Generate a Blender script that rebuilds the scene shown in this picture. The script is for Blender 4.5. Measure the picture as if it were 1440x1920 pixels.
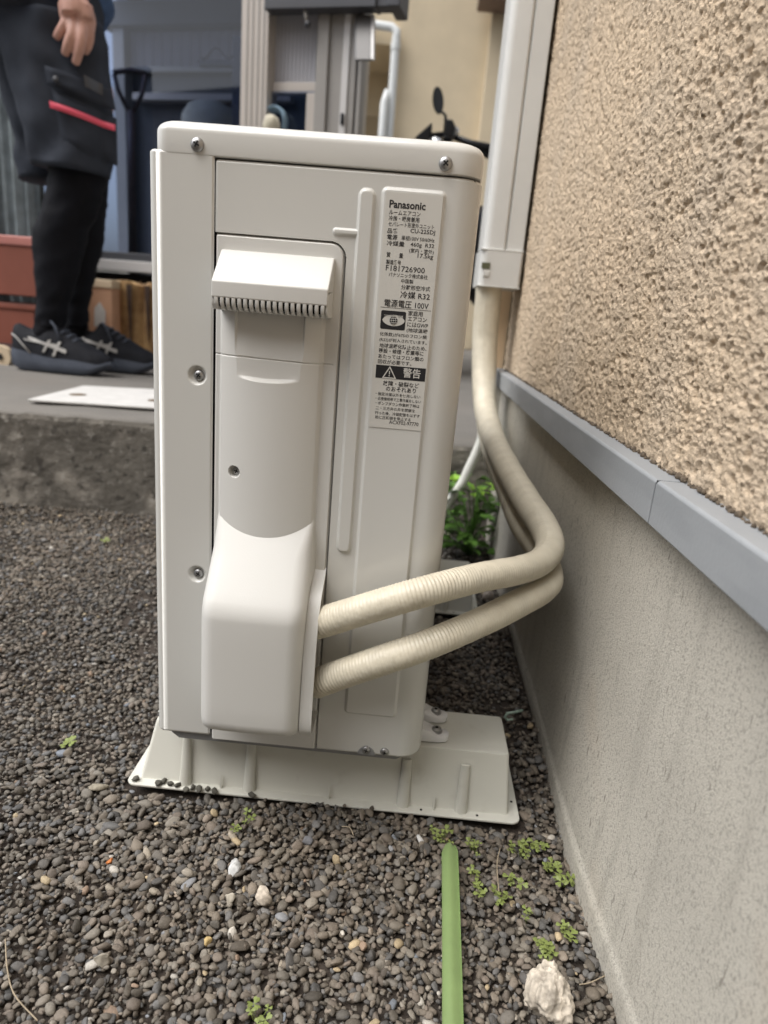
import bpy, bmesh, math, random
import numpy as np
from mathutils import Vector, Matrix
random.seed(7); rng = np.random.default_rng(7)
R_ = math.radians
sc = bpy.context.scene
for o in list(bpy.data.objects): bpy.data.objects.remove(o)
C = sc.collection

# ------------------------------------------------------------------ camera
# the camera stands at the world origin; the gravel lies at z = GZ
F = 1267.6                                   # focal length in photo pixels (1440 x 1920)
A = np.array([[0.99553609, 0.09061931, -0.02638249],
              [0.05070374, -0.27773541, 0.9593186],
              [0.07960544, -0.95637398, -0.28109037]])
cd = bpy.data.cameras.new('camera'); cam = bpy.data.objects.new('camera', cd); C.objects.link(cam)
cd.sensor_fit = 'VERTICAL'; cd.sensor_height = 24.0; cd.lens = F / 1920 * 24.0
cd.clip_start = 0.01; cd.clip_end = 500
m3 = np.column_stack([A[:, 0], -A[:, 1], -A[:, 2]])
cam.matrix_world = Matrix([[*m3[i], 0] for i in range(3)] + [[0, 0, 0, 1]])
cd.dof.use_dof = True; cd.dof.focus_distance = 0.54; cd.dof.aperture_fstop = 4.2
sc.camera = cam
# ------------------------------------------------------------------ world, sun, exposure (bright overcast)
SUN_DIR = Vector((-0.46, -0.22, 0.90)).normalized()   # towards the sun
w = bpy.data.worlds.new('World'); sc.world = w; w.use_nodes = True
nt = w.node_tree; bg = nt.nodes['Background']
sky = nt.nodes.new('ShaderNodeTexSky'); sky.sky_type = 'NISHITA'; sky.sun_disc = False
sky.sun_elevation = math.asin(SUN_DIR.z); sky.sun_rotation = math.atan2(SUN_DIR.x, SUN_DIR.y)
sky.air_density = 1.0; sky.dust_density = 4.0; sky.ozone_density = 1.0
hs = nt.nodes.new('ShaderNodeHueSaturation'); hs.inputs['Saturation'].default_value = 0.38
nt.links.new(sky.outputs[0], hs.inputs['Color']); nt.links.new(hs.outputs[0], bg.inputs[0])
bg.inputs[1].default_value = 0.11
sd = bpy.data.lights.new('sun', 'SUN'); sun = bpy.data.objects.new('sun', sd); C.objects.link(sun)
sd.energy = 1.5; sd.angle = R_(55); sd.color = (1.0, 0.99, 0.97)
sun.rotation_euler = SUN_DIR.to_track_quat('Z', 'Y').to_euler(); sun.location = (0, 0, 5)
vs = sc.view_settings; vs.view_transform = 'Standard'; vs.look = 'None'; vs.gamma = 1; vs.exposure = 0.93; vs.use_curve_mapping = False
sc.render.engine = 'CYCLES'; sc.render.resolution_x = 768; sc.render.resolution_y = 1024
sc.cycles.max_bounces = 8; sc.cycles.transparent_max_bounces = 12

GZ, PZ = -0.466, -0.255          # gravel level, raised concrete paving level
# ------------------------------------------------------------------ helpers
def ray(px, py): return A @ np.array([px - 720., py - 960., F])
def at(px, py, Y): d = ray(px, py); return Vector(d * Y / d[1])
def atz(px, py, Z): d = ray(px, py); return Vector(d * Z / d[2])
def sst(a, b, x):
    t = np.clip((x - a) / (b - a), 0, 1); return t * t * (3 - 2 * t)
_tab = np.random.default_rng(3).random((256, 256))
def vn(x, y, s=0):
    x = np.asarray(x, float) + s * 17.31; y = np.asarray(y, float) + s * 9.77
    xi = np.floor(x).astype(int); yi = np.floor(y).astype(int); fx = x - xi; fy = y - yi
    fx = fx * fx * (3 - 2 * fx); fy = fy * fy * (3 - 2 * fy)
    g = lambda i, j: _tab[i & 255, j & 255]
    return (g(xi, yi) * (1 - fx) + g(xi + 1, yi) * fx) * (1 - fy) + (g(xi, yi + 1) * (1 - fx) + g(xi + 1, yi + 1) * fx) * fy

def roots_loc(p):
    while p is not None and p.parent is not None: p = p.parent
    return p
def link(name, me, mat, parent=None):
    o = bpy.data.objects.new(name, me); C.objects.link(o)
    if mat is not None and not me.materials: me.materials.append(mat)
    if parent is not None:
        o.parent = parent
        if parent.type == 'EMPTY': o.matrix_parent_inverse = Matrix.Translation(-parent.location)
    return o
def thing(name, label, cat, loc=(0, 0, 0), group=None):
    o = bpy.data.objects.new(name, None); C.objects.link(o); o.location = loc; o.empty_display_size = 0.05
    tag(o, label, cat, group); return o
def tag(o, label=None, cat=None, group=None, kind=None):
    if label: o['label'] = label
    if cat: o['category'] = cat
    if group: o['group'] = group
    if kind: o['kind'] = kind
    return o
def recenter(o):
    me = o.data; n = len(me.vertices); a = np.empty(n * 3, np.float32); me.vertices.foreach_get('co', a); a = a.reshape(-1, 3)
    c = np.array([(a[:, 0].min() + a[:, 0].max()) / 2, (a[:, 1].min() + a[:, 1].max()) / 2, a[:, 2].min()])
    me.vertices.foreach_set('co', (a - c).astype(np.float32).ravel()); me.update(); o.location = c; return o
def np_mesh(name, V, Fc, smooth=True):
    """V (n,3), Fc (m,k) with one k for all faces"""
    me = bpy.data.meshes.new(name); V = np.asarray(V, np.float32); Fc = np.asarray(Fc, np.int32); m, k = Fc.shape
    me.vertices.add(len(V)); me.vertices.foreach_set('co', V.ravel())
    me.loops.add(m * k); me.loops.foreach_set('vertex_index', Fc.ravel())
    me.polygons.add(m); me.polygons.foreach_set('loop_start', np.arange(0, m * k, k, dtype=np.int32))
    me.update(calc_edges=True); me.validate()
    if smooth: me.polygons.foreach_set('use_smooth', np.ones(len(me.polygons), bool))
    return me
def grid_mesh(name, P, smooth=True, flip=False):
    """P (a,b,3) -> quads"""
    a, b = P.shape[:2]; i = np.arange(a * b).reshape(a, b)
    q = np.stack([i[:-1, :-1], i[1:, :-1], i[1:, 1:], i[:-1, 1:]], -1).reshape(-1, 4)
    if flip: q = q[:, ::-1]
    return np_mesh(name, P.reshape(-1, 3), q, smooth)

class MB:
    """collects shapes, build() links them as one mesh object"""
    def __init__(s): s.v = []; s.f = []
    def add(s, v, f):
        n = len(s.v); s.v += [tuple(p) for p in v]; s.f += [tuple(i + n for i in q) for q in f]; return s
    def box(s, x0, x1, y0, y1, z0, z1, T=None):
        v = [Vector((x, y, z)) for x in (x0, x1) for y in (y0, y1) for z in (z0, z1)]
        if T: v = [T(p) for p in v]
        return s.add(v, [(0, 1, 3, 2), (4, 6, 7, 5), (0, 4, 5, 1), (2, 3, 7, 6), (0, 2, 6, 4), (1, 5, 7, 3)])
    def prism(s, poly, d0, d1, mapf):
        """poly of (a,b); mapf(a,b,d) -> point"""
        n = len(poly); v = [mapf(a, b, d0) for a, b in poly] + [mapf(a, b, d1) for a, b in poly]
        f = [tuple(range(n))[::-1], tuple(range(n, 2 * n))] + [(i, (i + 1) % n, (i + 1) % n + n, i + n) for i in range(n)]
        return s.add(v, f)
    def loft(s, secs, cap=True, closed=True):
        n = len(secs[0]); v = [p for q in secs for p in q]; f = []
        for k in range(len(secs) - 1):
            for i in range(n if closed else n - 1):
                j = (i + 1) % n; f.append((k * n + i, k * n + j, (k + 1) * n + j, (k + 1) * n + i))
        if cap: f += [tuple(range(n))[::-1], tuple(range((len(secs) - 1) * n, len(secs) * n))]
        return s.add(v, f)
    def tube(s, path, rad, n=10, cap=True, ell=None):
        path = [Vector(p) for p in path]; m = len(path)
        if not hasattr(rad, '__len__'): rad = [rad] * m
        t = [(path[min(i + 1, m - 1)] - path[max(i - 1, 0)]).normalized() for i in range(m)]
        up = Vector((0, 0, 1)) if abs(t[0].z) < .9 else Vector((0, 1, 0)); a = t[0].cross(up).normalized(); secs = []
        for i in range(m):
            a = (a - t[i] * a.dot(t[i])).normalized(); b = t[i].cross(a)
            secs.append([path[i] + (a * math.cos(2 * math.pi * k / n) + b * math.sin(2 * math.pi * k / n)) * rad[i] for k in range(n)])
        return s.loft(secs, cap)
    def lathe(s, prof, c, axis='z', n=20):
        """prof of (r,h) along axis from point c"""
        c = Vector(c); secs = []
        for r, h in prof:
            ring = []
            for k in range(n):
                a = 2 * math.pi * k / n; p = (math.cos(a) * r, math.sin(a) * r)
                ring.append(c + (Vector((p[0], p[1], h)) if axis == 'z' else Vector((p[0], -h, p[1])) if axis == 'y' else Vector((h, p[0], p[1]))))
            secs.append(ring)
        return s.loft(secs)
    def build(s, name, mat, parent=None, smooth=False, bevel=0, seg=2, ang=35, sub=0, autosm=None):
        me = bpy.data.meshes.new(name); me.from_pydata(s.v, [], s.f)
        bm = bmesh.new(); bm.from_mesh(me); bmesh.ops.recalc_face_normals(bm, faces=bm.faces)
        if bevel:
            ed = [e for e in bm.edges if len(e.link_faces) == 2 and e.calc_face_angle(0) > R_(ang)]
            bmesh.ops.bevel(bm, geom=ed, offset=bevel, segments=seg, profile=.5, affect='EDGES', clamp_overlap=True)
        if sub: bmesh.ops.subdivide_edges(bm, edges=bm.edges, cuts=sub, use_grid_fill=True)
        bm.to_mesh(me); bm.free()
        if smooth or bevel:
            me.polygons.foreach_set('use_smooth', np.ones(len(me.polygons), bool))
            if autosm: me.set_sharp_from_angle(angle=R_(autosm))
            elif bevel: me.set_sharp_from_angle(angle=R_(60))
        o = link(name, me, mat, parent)
        if bevel: wn = o.modifiers.new('wn', 'WEIGHTED_NORMAL'); wn.keep_sharp = True; wn.weight = 90
        return o

def spline(P, n):
    """Catmull-Rom through P (k,d), n samples per span"""
    P = np.asarray(P, float); Q = np.vstack([2 * P[0] - P[1], P, 2 * P[-1] - P[-2]]); out = []
    for i in range(len(P) - 1):
        p0, p1, p2, p3 = Q[i:i + 4]
        for t in np.linspace(0, 1, n, endpoint=False):
            out.append(.5 * (2 * p1 + (p2 - p0) * t + (2 * p0 - 5 * p1 + 4 * p2 - p3) * t * t + (3 * p1 - p0 - 3 * p2 + p3) * t ** 3))
    out.append(P[-1]); return np.array(out)

# ------------------------------------------------------------------ materials
def mat(name, col, rough=.5, var=.08, scale=12., col2=None, bump=0., bscale=150., metallic=0., coat=0., spec=.5, det=4., thr=None, rvar=0.):
    m = bpy.data.materials.new(name); m.use_nodes = True; n = m.node_tree.nodes; l = m.node_tree.links; b = n['Principled BSDF']
    b.inputs['Roughness'].default_value = rough; b.inputs['Metallic'].default_value = metallic
    b.inputs['Coat Weight'].default_value = coat; b.inputs['Specular IOR Level'].default_value = spec
    tc = n.new('ShaderNodeTexCoord'); no = n.new('ShaderNodeTexNoise'); no.inputs['Scale'].default_value = scale; no.inputs['Detail'].default_value = det
    l.new(tc.outputs['Object'], no.inputs['Vector'])
    cr = n.new('ShaderNodeValToRGB'); c2 = col2 or tuple(max(0, c * (1 - var)) for c in col); c1 = col if col2 else tuple(min(1, c * (1 + var)) for c in col)
    lo, hi = thr or (.3, .7)
    cr.color_ramp.elements[0].position = lo; cr.color_ramp.elements[1].position = hi
    cr.color_ramp.elements[0].color = (*c2, 1); cr.color_ramp.elements[1].color = (*c1, 1)
    l.new(no.outputs['Fac'], cr.inputs['Fac']); l.new(cr.outputs[0], b.inputs['Base Color'])
    if rvar:
        mr = n.new('ShaderNodeMapRange'); mr.inputs[3].default_value = max(0, rough - rvar); mr.inputs[4].default_value = rough + rvar
        l.new(no.outputs['Fac'], mr.inputs[0]); l.new(mr.outputs[0], b.inputs['Roughness'])
    if bump:
        nb = n.new('ShaderNodeTexNoise'); nb.inputs['Scale'].default_value = bscale; nb.inputs['Detail'].default_value = 5
        l.new(tc.outputs['Object'], nb.inputs['Vector']); bp = n.new('ShaderNodeBump'); bp.inputs['Strength'].default_value = bump; bp.inputs['Distance'].default_value = .004
        l.new(nb.outputs['Fac'], bp.inputs['Height']); l.new(bp.outputs[0], b.inputs['Normal'])
    return m
def layer(m, col, scale, lo, hi, amount=1., stretch=(1, 1, 1), det=6.):
    """mixes another colour over a material by a thresholded noise (stains, pores, streaks)"""
    n = m.node_tree.nodes; l = m.node_tree.links; b = n['Principled BSDF']; src = b.inputs['Base Color'].links[0].from_socket
    tc = n.new('ShaderNodeTexCoord'); mp = n.new('ShaderNodeMapping'); mp.inputs['Scale'].default_value = stretch
    no = n.new('ShaderNodeTexNoise'); no.inputs['Scale'].default_value = scale; no.inputs['Detail'].default_value = det
    l.new(tc.outputs['Object'], mp.inputs[0]); l.new(mp.outputs[0], no.inputs['Vector'])
    mr = n.new('ShaderNodeMapRange'); mr.inputs[1].default_value = lo; mr.inputs[2].default_value = hi; mr.inputs[4].default_value = amount
    l.new(no.outputs['Fac'], mr.inputs[0])
    mx = n.new('ShaderNodeMix'); mx.data_type = 'RGBA'; mx.inputs[7].default_value = (*col, 1)
    l.new(mr.outputs[0], mx.inputs[0]); l.new(src, mx.inputs[6]); l.new(mx.outputs[2], b.inputs['Base Color']); return m
def attr_mat(name, rough=.8, bump=.3, bscale=500, var=.3):
    m = bpy.data.materials.new(name); m.use_nodes = True; n = m.node_tree.nodes; l = m.node_tree.links; b = n['Principled BSDF']
    b.inputs['Roughness'].default_value = rough; b.inputs['Specular IOR Level'].default_value = .35
    a = n.new('ShaderNodeAttribute'); a.attribute_name = 'tint'
    tc = n.new('ShaderNodeTexCoord'); no = n.new('ShaderNodeTexNoise'); no.inputs['Scale'].default_value = bscale; no.inputs['Detail'].default_value = 4
    l.new(tc.outputs['Object'], no.inputs['Vector']); mr = n.new('ShaderNodeMapRange'); mr.inputs[3].default_value = 1 - var; mr.inputs[4].default_value = 1 + var
    l.new(no.outputs['Fac'], mr.inputs[0]); mx = n.new('ShaderNodeVectorMath'); mx.operation = 'SCALE'
    l.new(a.outputs['Color'], mx.inputs[0]); l.new(mr.outputs[0], mx.inputs['Scale']); l.new(mx.outputs[0], b.inputs['Base Color'])
    bp = n.new('ShaderNodeBump'); bp.inputs['Strength'].default_value = bump; bp.inputs['Distance'].default_value = .001
    l.new(no.outputs['Fac'], bp.inputs['Height']); l.new(bp.outputs[0], b.inputs['Normal']); return m

M = {}
M['paint'] = mat('ivory_enamel', (.605, .602, .572), .25, .006, 6, bump=.010, bscale=260, coat=.25)
M['lid'] = mat('ivory_enamel_lid', (.645, .642, .612), .18, .006, 6, bump=.010, bscale=260, coat=.45)
M['plastic'] = mat('ivory_plastic', (.635, .63, .602), .34, .008, 6, bump=.03, bscale=900)
M['label_ground'] = mat('silver_grey_label', (.60, .59, .55), .25, .01, 10)
M['ink'] = mat('black_ink', (.012, .012, .014), .5, .1)
M['steel'] = mat('zinc_steel', (.36, .36, .36), .38, .15, 200, metallic=.85, bump=.05, bscale=600)
M['dark'] = mat('dark_void', (.008, .008, .008), .9, .1)
M['tray'] = mat('grey_galvanised', (.27, .275, .28), .45, .1, 60, metallic=.3)
M['block'] = mat('pale_grey_resin', (.59, .582, .52), .45, .015, 8, bump=.04, bscale=700)
layer(M['block'], (.40, .37, .31), 45, .60, .78, .35)
M['tape'] = mat('cream_pipe_tape', (.62, .57, .455), .40, .07, 60, bump=.12, bscale=220, rvar=.08)
layer(M['tape'], (.50, .44, .33), 40, .5, .8, .6)
M['drain'] = mat('pale_drain_hose', (.66, .67, .62), .4, .05, 40)
M['duct'] = mat('ivory_duct', (.62, .62, .595), .38, .03, 15)
M['stucco'] = mat('tan_stucco', (.57, .452, .325), .92, .1, 9, col2=(.51, .41, .30), bump=.45, bscale=700, spec=.2)
layer(M['stucco'], (.42, .32, .215), 300, .56, .70, .55)
layer(M['stucco'], (.47, .405, .33), 6, .50, .78, .5)
layer(M['stucco'], (.17, .13, .09), 150, .63, .71, .8, det=3.)
M['found'] = mat('grey_foundation', (.555, .525, .458), .88, .1, 5, col2=(.475, .45, .395), bump=.35, bscale=800, spec=.25)
layer(M['found'], (.33, .31, .27), 60, .55, .80, .55, (1, 1, .08), 3)
layer(M['found'], (.20, .18, .155), 210, .66, .73, .7, (1, 1, .30), 2)
layer(M['found'], (.30, .28, .245), 420, .50, .64, .7)
layer(M['found'], (.42, .32, .23), 5, .58, .80, .5)
M['flash'] = mat('grey_flashing', (.285, .30, .315), .5, .06, 6, col2=(.255, .27, .285), bump=.06, bscale=300)
layer(M['flash'], (.36, .375, .39), 9, .50, .56, .3, (1, .6, 2.5))
M['soil'] = mat('dark_soil', (.055, .042, .032), .95, .3, 40, col2=(.03, .023, .018), bump=.8, bscale=160)
M['gravel'] = attr_mat('river_gravel', .72, .35, 700, .35)
M['chip'] = attr_mat('pale_stone', .85, .6, 260, .5)
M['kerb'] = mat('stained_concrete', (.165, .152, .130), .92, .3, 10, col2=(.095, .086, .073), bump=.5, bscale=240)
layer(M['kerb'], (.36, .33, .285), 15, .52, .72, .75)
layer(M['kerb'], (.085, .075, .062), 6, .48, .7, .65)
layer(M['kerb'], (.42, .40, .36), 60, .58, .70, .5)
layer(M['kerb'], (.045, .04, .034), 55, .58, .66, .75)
M['pave'] = mat('paving_concrete', (.175, .163, .146), .9, .15, 6, col2=(.13, .122, .11), bump=.3, bscale=120)
layer(M['pave'], (.12, .105, .09), 3, .55, .75, .6)
M['lidpaint'] = mat('white_lid_paint', (.56, .55, .53), .6, .08, 30, bump=.15, bscale=150)
M['rust'] = mat('rusty_spot', (.11, .075, .04), .9, .4, 60)
M['green_strip'] = mat('green_plastic', (.185, .262, .10), .45, .1, 30, bump=.08, bscale=500)
M['green_dark'] = mat('green_plastic_mark', (.085, .17, .03), .5, .1)
M['mint'] = mat('mint_plastic', (.40, .52, .43), .45, .1)
M['leaf'] = mat('weed_leaf', (.185, .225, .06), .55, .3, 300, bump=.1)
M['leaf2'] = mat('weed_leaf_deep', (.09, .20, .03), .45, .3, 90, bump=.1)
M['leaf3'] = mat('weed_leaf_bright', (.24, .45, .04), .45, .2, 90)
M['straw'] = mat('dry_straw', (.33, .27, .19), .8, .2, 90)
M['bark'] = mat('split_wood', (.42, .27, .12), .8, .3, 20, col2=(.2, .11, .05), bump=.4, bscale=60)
M['bark_dark'] = mat('tree_bark', (.05, .03, .022), .95, .4, 40, bump=.8, bscale=60)
M['terra'] = mat('terracotta_plastic', (.27, .085, .055), .55, .15, 8)
M['terra_rim'] = mat('terracotta_rim', (.50, .20, .17), .5, .1, 8)
M['beige_pot'] = mat('beige_planter', (.56, .33, .21), .6, .12, 8)
M['beige_rim'] = mat('beige_planter_rim', (.62, .50, .35), .6, .08, 8)
M['alu'] = mat('pinkish_aluminium', (.52, .475, .43), .42, .03, 8)
M['alu_grey'] = mat('grey_aluminium', (.33, .315, .295), .45, .05, 8)
M['alu_dark'] = mat('dark_bronze_aluminium', (.062, .064, .072), .45, .1, 8)
M['alu_white'] = mat('pale_aluminium', (.62, .61, .60), .4, .04, 8)
M['sash'] = mat('brown_grey_sash', (.15, .145, .14), .5, .05, 8)
M['corr_front'] = mat('pale_grey_sheet', (.46, .46, .49), .45, .05, 4)
M['beam'] = None
M['lug'] = mat('white_cast_metal', (.72, .72, .72), .3, .05, 60)
def translucent(name, col):
    m = bpy.data.materials.new(name); m.use_nodes = True; n = m.node_tree.nodes; l = m.node_tree.links; n.clear(); out = n.new('ShaderNodeOutputMaterial'); mx = n.new('ShaderNodeMixShader'); mx.inputs[0].default_value = .7
    d = n.new('ShaderNodeBsdfDiffuse'); t = n.new('ShaderNodeBsdfTranslucent'); tc = n.new('ShaderNodeTexCoord'); no = n.new('ShaderNodeTexNoise'); no.inputs['Scale'].default_value = 9; cr = n.new('ShaderNodeValToRGB')
    cr.color_ramp.elements[0].color = (*[c * .85 for c in col], 1); cr.color_ramp.elements[1].color = (*col, 1); l.new(tc.outputs['Object'], no.inputs['Vector']); l.new(no.outputs['Fac'], cr.inputs[0])
    for q in (d, t): l.new(cr.outputs[0], q.inputs[0])
    l.new(d.outputs[0], mx.inputs[1]); l.new(t.outputs[0], mx.inputs[2]); l.new(mx.outputs[0], out.inputs[0]); return m
M['corr'] = translucent('grey_polycarbonate', (.56, .56, .62)); M['beam'] = translucent('blue_grey_roof_sheet', (.26, .31, .40))
M['beige_wall'] = mat('cream_house_wall', (.62, .52, .365), .9, .06, 5, bump=.6, bscale=90)
M['beige_dark'] = mat('tan_door_wall', (.36, .29, .19), .85, .05, 5)
M['pipe_white'] = mat('white_downpipe', (.68, .70, .69), .4, .03, 8)
M['bike_black'] = mat('black_bike_plastic', (.012, .013, .016), .35, .2, 20)
M['rubber'] = mat('tyre_rubber', (.016, .016, .017), .8, .2, 40)
M['chrome'] = mat('chrome', (.75, .75, .75), .15, .05, metallic=1.)
M['shorts'] = mat('navy_black_ripstop', (.036, .042, .056), .75, .2, 14, bump=.25, bscale=900, spec=.15)
M['legging'] = mat('black_legging', (.0055, .006, .009), .7, .2, 20, bump=.1, bscale=700, spec=.15)
M['sock'] = mat('black_sock', (.006, .006, .008), .9, .2, spec=.15)
M['shoe'] = mat('charcoal_mesh_shoe', (.014, .015, .019), .7, .25, 40, bump=.3, bscale=900, spec=.15)
M['sole'] = mat('slate_midsole', (.075, .086, .11), .55, .12, 25, spec=.15)
M['silver'] = mat('silver_print', (.38, .37, .35), .4, .05)
M['pink'] = mat('pink_zip', (.80, .10, .16), .5, .05)
M['shirt'] = mat('blue_work_shirt', (.07, .13, .26), .85, .2, 30, bump=.3, bscale=400)
M['skin'] = mat('skin', (.58, .335, .27), .5, .1, 30, bump=.1, bscale=300)
M['hair'] = mat('black_hair', (.012, .010, .009), .5, .2)
M['shovel'] = mat('brown_shovel_handle', (.085, .042, .032), .45, .2, 30)
M['net'] = mat('bluegrey_net_sheet', (.17, .20, .21), .8, .25, 20)
M['cloth_blue'] = mat('pale_blue_cloth', (.30, .45, .58), .8, .1)
M['cloth_cream'] = mat('cream_cloth', (.60, .56, .44), .8, .1)
def glass(name, tint, refl):
    m = bpy.data.materials.new(name); m.use_nodes = True; n = m.node_tree.nodes; l = m.node_tree.links; n.clear()
    out = n.new('ShaderNodeOutputMaterial'); mx = n.new('ShaderNodeMixShader'); t = n.new('ShaderNodeBsdfTransparent'); g = n.new('ShaderNodeBsdfGlossy')
    fr = n.new('ShaderNodeFresnel'); fr.inputs[0].default_value = refl; ge = n.new('ShaderNodeNewGeometry'); mu = n.new('ShaderNodeMath'); mu.operation = 'SUBTRACT'; mu.use_clamp = True; l.new(ge.outputs['Backfacing'], mu.inputs[1]); t.inputs[0].default_value = (*tint, 1); g.inputs['Roughness'].default_value = .02
    l.new(fr.outputs[0], mu.inputs[0]); l.new(mu.outputs[0], mx.inputs[0]); l.new(t.outputs[0], mx.inputs[1]); l.new(g.outputs[0], mx.inputs[2]); l.new(mx.outputs[0], out.inputs[0]); return m
M['glass'] = glass('window_glass', (.62, .68, .80), 1.75)

# ------------------------------------------------------------------ ground, paving, kerb
def KY(x): return 1.435 + .085 * x            # front line of the kerb
S2 = 60.
me = np_mesh('ground', [(-S2, -S2, GZ - .012), (S2, -S2, GZ - .012), (S2, S2, GZ - .012), (-S2, S2, GZ - .012)], [(0, 1, 2, 3)], False)
tag(link('ground', me, M['soil']), kind='structure')
def ground_h(x, y):
    return .010 * (vn(x * 6, y * 6, 1) - .5) + .005 * (vn(x * 21, y * 21, 2) - .5) - .002 + .010 * sst(.10, .0, KY(x) - y)
gx = np.concatenate([np.linspace(-3, -1.2, 19)[:-1], np.linspace(-1.2, .30, 190)]); gy = np.concatenate([np.linspace(-1.5, .1, 17)[:-1], np.linspace(.1, 1.62, 190)])
X, Y = np.meshgrid(gx, gy, indexing='ij')
Z = GZ + ground_h(X, Y) - .0045 + .002 * (vn(X * 160, Y * 160, 4) - .5)
bed = link('gravel_bed', grid_mesh('gravel_bed', np.stack([X, Y, Z], -1)), M['soil']); tag(bed, kind='structure')
# paving slab with kerb face
xs = np.concatenate([np.linspace(-8, -1.6, 40)[:-1], np.linspace(-1.6, .9, 520), np.linspace(.9, 8, 40)[1:]])
pr = []                                       # profile (dy, z) from the back of the paving to the foot of the kerb
for d in np.linspace(12, .4, 12): pr.append((d, PZ))
for d in np.linspace(.4, .014, 30)[1:]: pr.append((d, PZ))
for a in np.linspace(0, math.pi / 2, 7)[1:]: pr.append((.012 - .009 * math.sin(a), PZ - .009 + .009 * math.cos(a)))
for z in np.linspace(PZ - .012, GZ - .03, 75): pr.append((0, z))
pr = np.array(pr); Xg, D = np.meshgrid(xs, pr[:, 0], indexing='ij'); _, Zg = np.meshgrid(xs, pr[:, 1], indexing='ij')
face = sst(.014, 0, D)
nz = (vn(Xg * 60, Zg * 60, 5) - .5) * .0014 + (vn(Xg * 150, Zg * 150, 6) - .5) * .0016 + (vn(Xg * 10, Zg * 10, 7) - .5) * .004
Yg = KY(Xg) + D - face * nz + face * .03 * (PZ - Zg) * -.6
Zg = Zg + (1 - face) * (vn(Xg * 9, D * 9, 8) - .5) * .004 - sst(.03, .0, D) * sst(PZ - .03, PZ, Zg) * .004 * vn(Xg * 30, D * 30, 9)
pave = link('paving', grid_mesh('paving', np.stack([Xg, Yg, Zg], -1), flip=True), M['pave']); tag(pave, kind='structure')
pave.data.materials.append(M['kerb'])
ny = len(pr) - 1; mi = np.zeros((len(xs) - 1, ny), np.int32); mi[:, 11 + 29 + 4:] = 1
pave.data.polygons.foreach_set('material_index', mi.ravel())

# ------------------------------------------------------------------ gravel
def ico(sub):
    bm = bmesh.new(); bmesh.ops.create_icosphere(bm, subdivisions=sub, radius=1.0)
    v = np.array([p.co for p in bm.verts]); f = np.array([[q.index for q in p.verts] for p in bm.faces]); bm.free(); return v, f
def pebble_shapes(sub, k, rough=.22):
    v, f = ico(sub); out = []
    for i in range(k):
        q = v.copy()
        for _ in range(10):
            d = rng.normal(size=3); d /= np.linalg.norm(d); h = rng.uniform(.48, .88); t = q @ d
            q -= np.outer(np.maximum(t - h, 0) * .85, d)
        q *= 1 + rough * (rng.random((len(q), 1)) - .5) * (.35 if sub > 1 else .3)
        out.append(q)
    return out, f
def rotm(n):
    q = rng.normal(size=(n, 4)); q /= np.linalg.norm(q, axis=1)[:, None]; a, b, c, d = q.T
    return np.stack([np.stack([1 - 2 * (c * c + d * d), 2 * (b * c - d * a), 2 * (b * d + c * a)], -1),
                     np.stack([2 * (b * c + d * a), 1 - 2 * (b * b + d * d), 2 * (c * d - b * a)], -1),
                     np.stack([2 * (b * d - c * a), 2 * (c * d + b * a), 1 - 2 * (b * b + c * c)], -1)], -2)
def flatrot(n, tilt=.45):
    a = rng.uniform(0, 2 * np.pi, n); r = np.zeros((n, 3, 3)); c, s = np.cos(a), np.sin(a)
    r[:, 0, 0] = c; r[:, 0, 1] = -s; r[:, 1, 0] = s; r[:, 1, 1] = c; r[:, 2, 2] = 1
    t = rng.normal(0, tilt, n); u = rng.uniform(0, 2 * np.pi, n); k = np.stack([np.cos(u), np.sin(u), 0 * u], -1)
    K = np.zeros((n, 3, 3)); K[:, 0, 2] = k[:, 1]; K[:, 1, 2] = -k[:, 0]; K[:, 2, 0] = -k[:, 1]; K[:, 2, 1] = k[:, 0]
    I = np.eye(3)[None]; rt = I + np.sin(t)[:, None, None] * K + (1 - np.cos(t))[:, None, None] * (K @ K); return rt @ r
PAL = np.array([[1.10, 1.095, 1.075]]) * np.array([(.133, .113, .096), (.112, .104, .094), (.150, .134, .114), (.090, .080, .068), (.134, .116, .096), (.106, .105, .105), (.165, .151, .131), (.118, .102, .084), (.145, .124, .104), (.080, .077, .075)])
RARE = np.array([(.42, .34, .22), (.44, .42, .38), (.26, .19, .14), (.27, .28, .30), (.36, .32, .26), (.19, .21, .24)])
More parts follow.
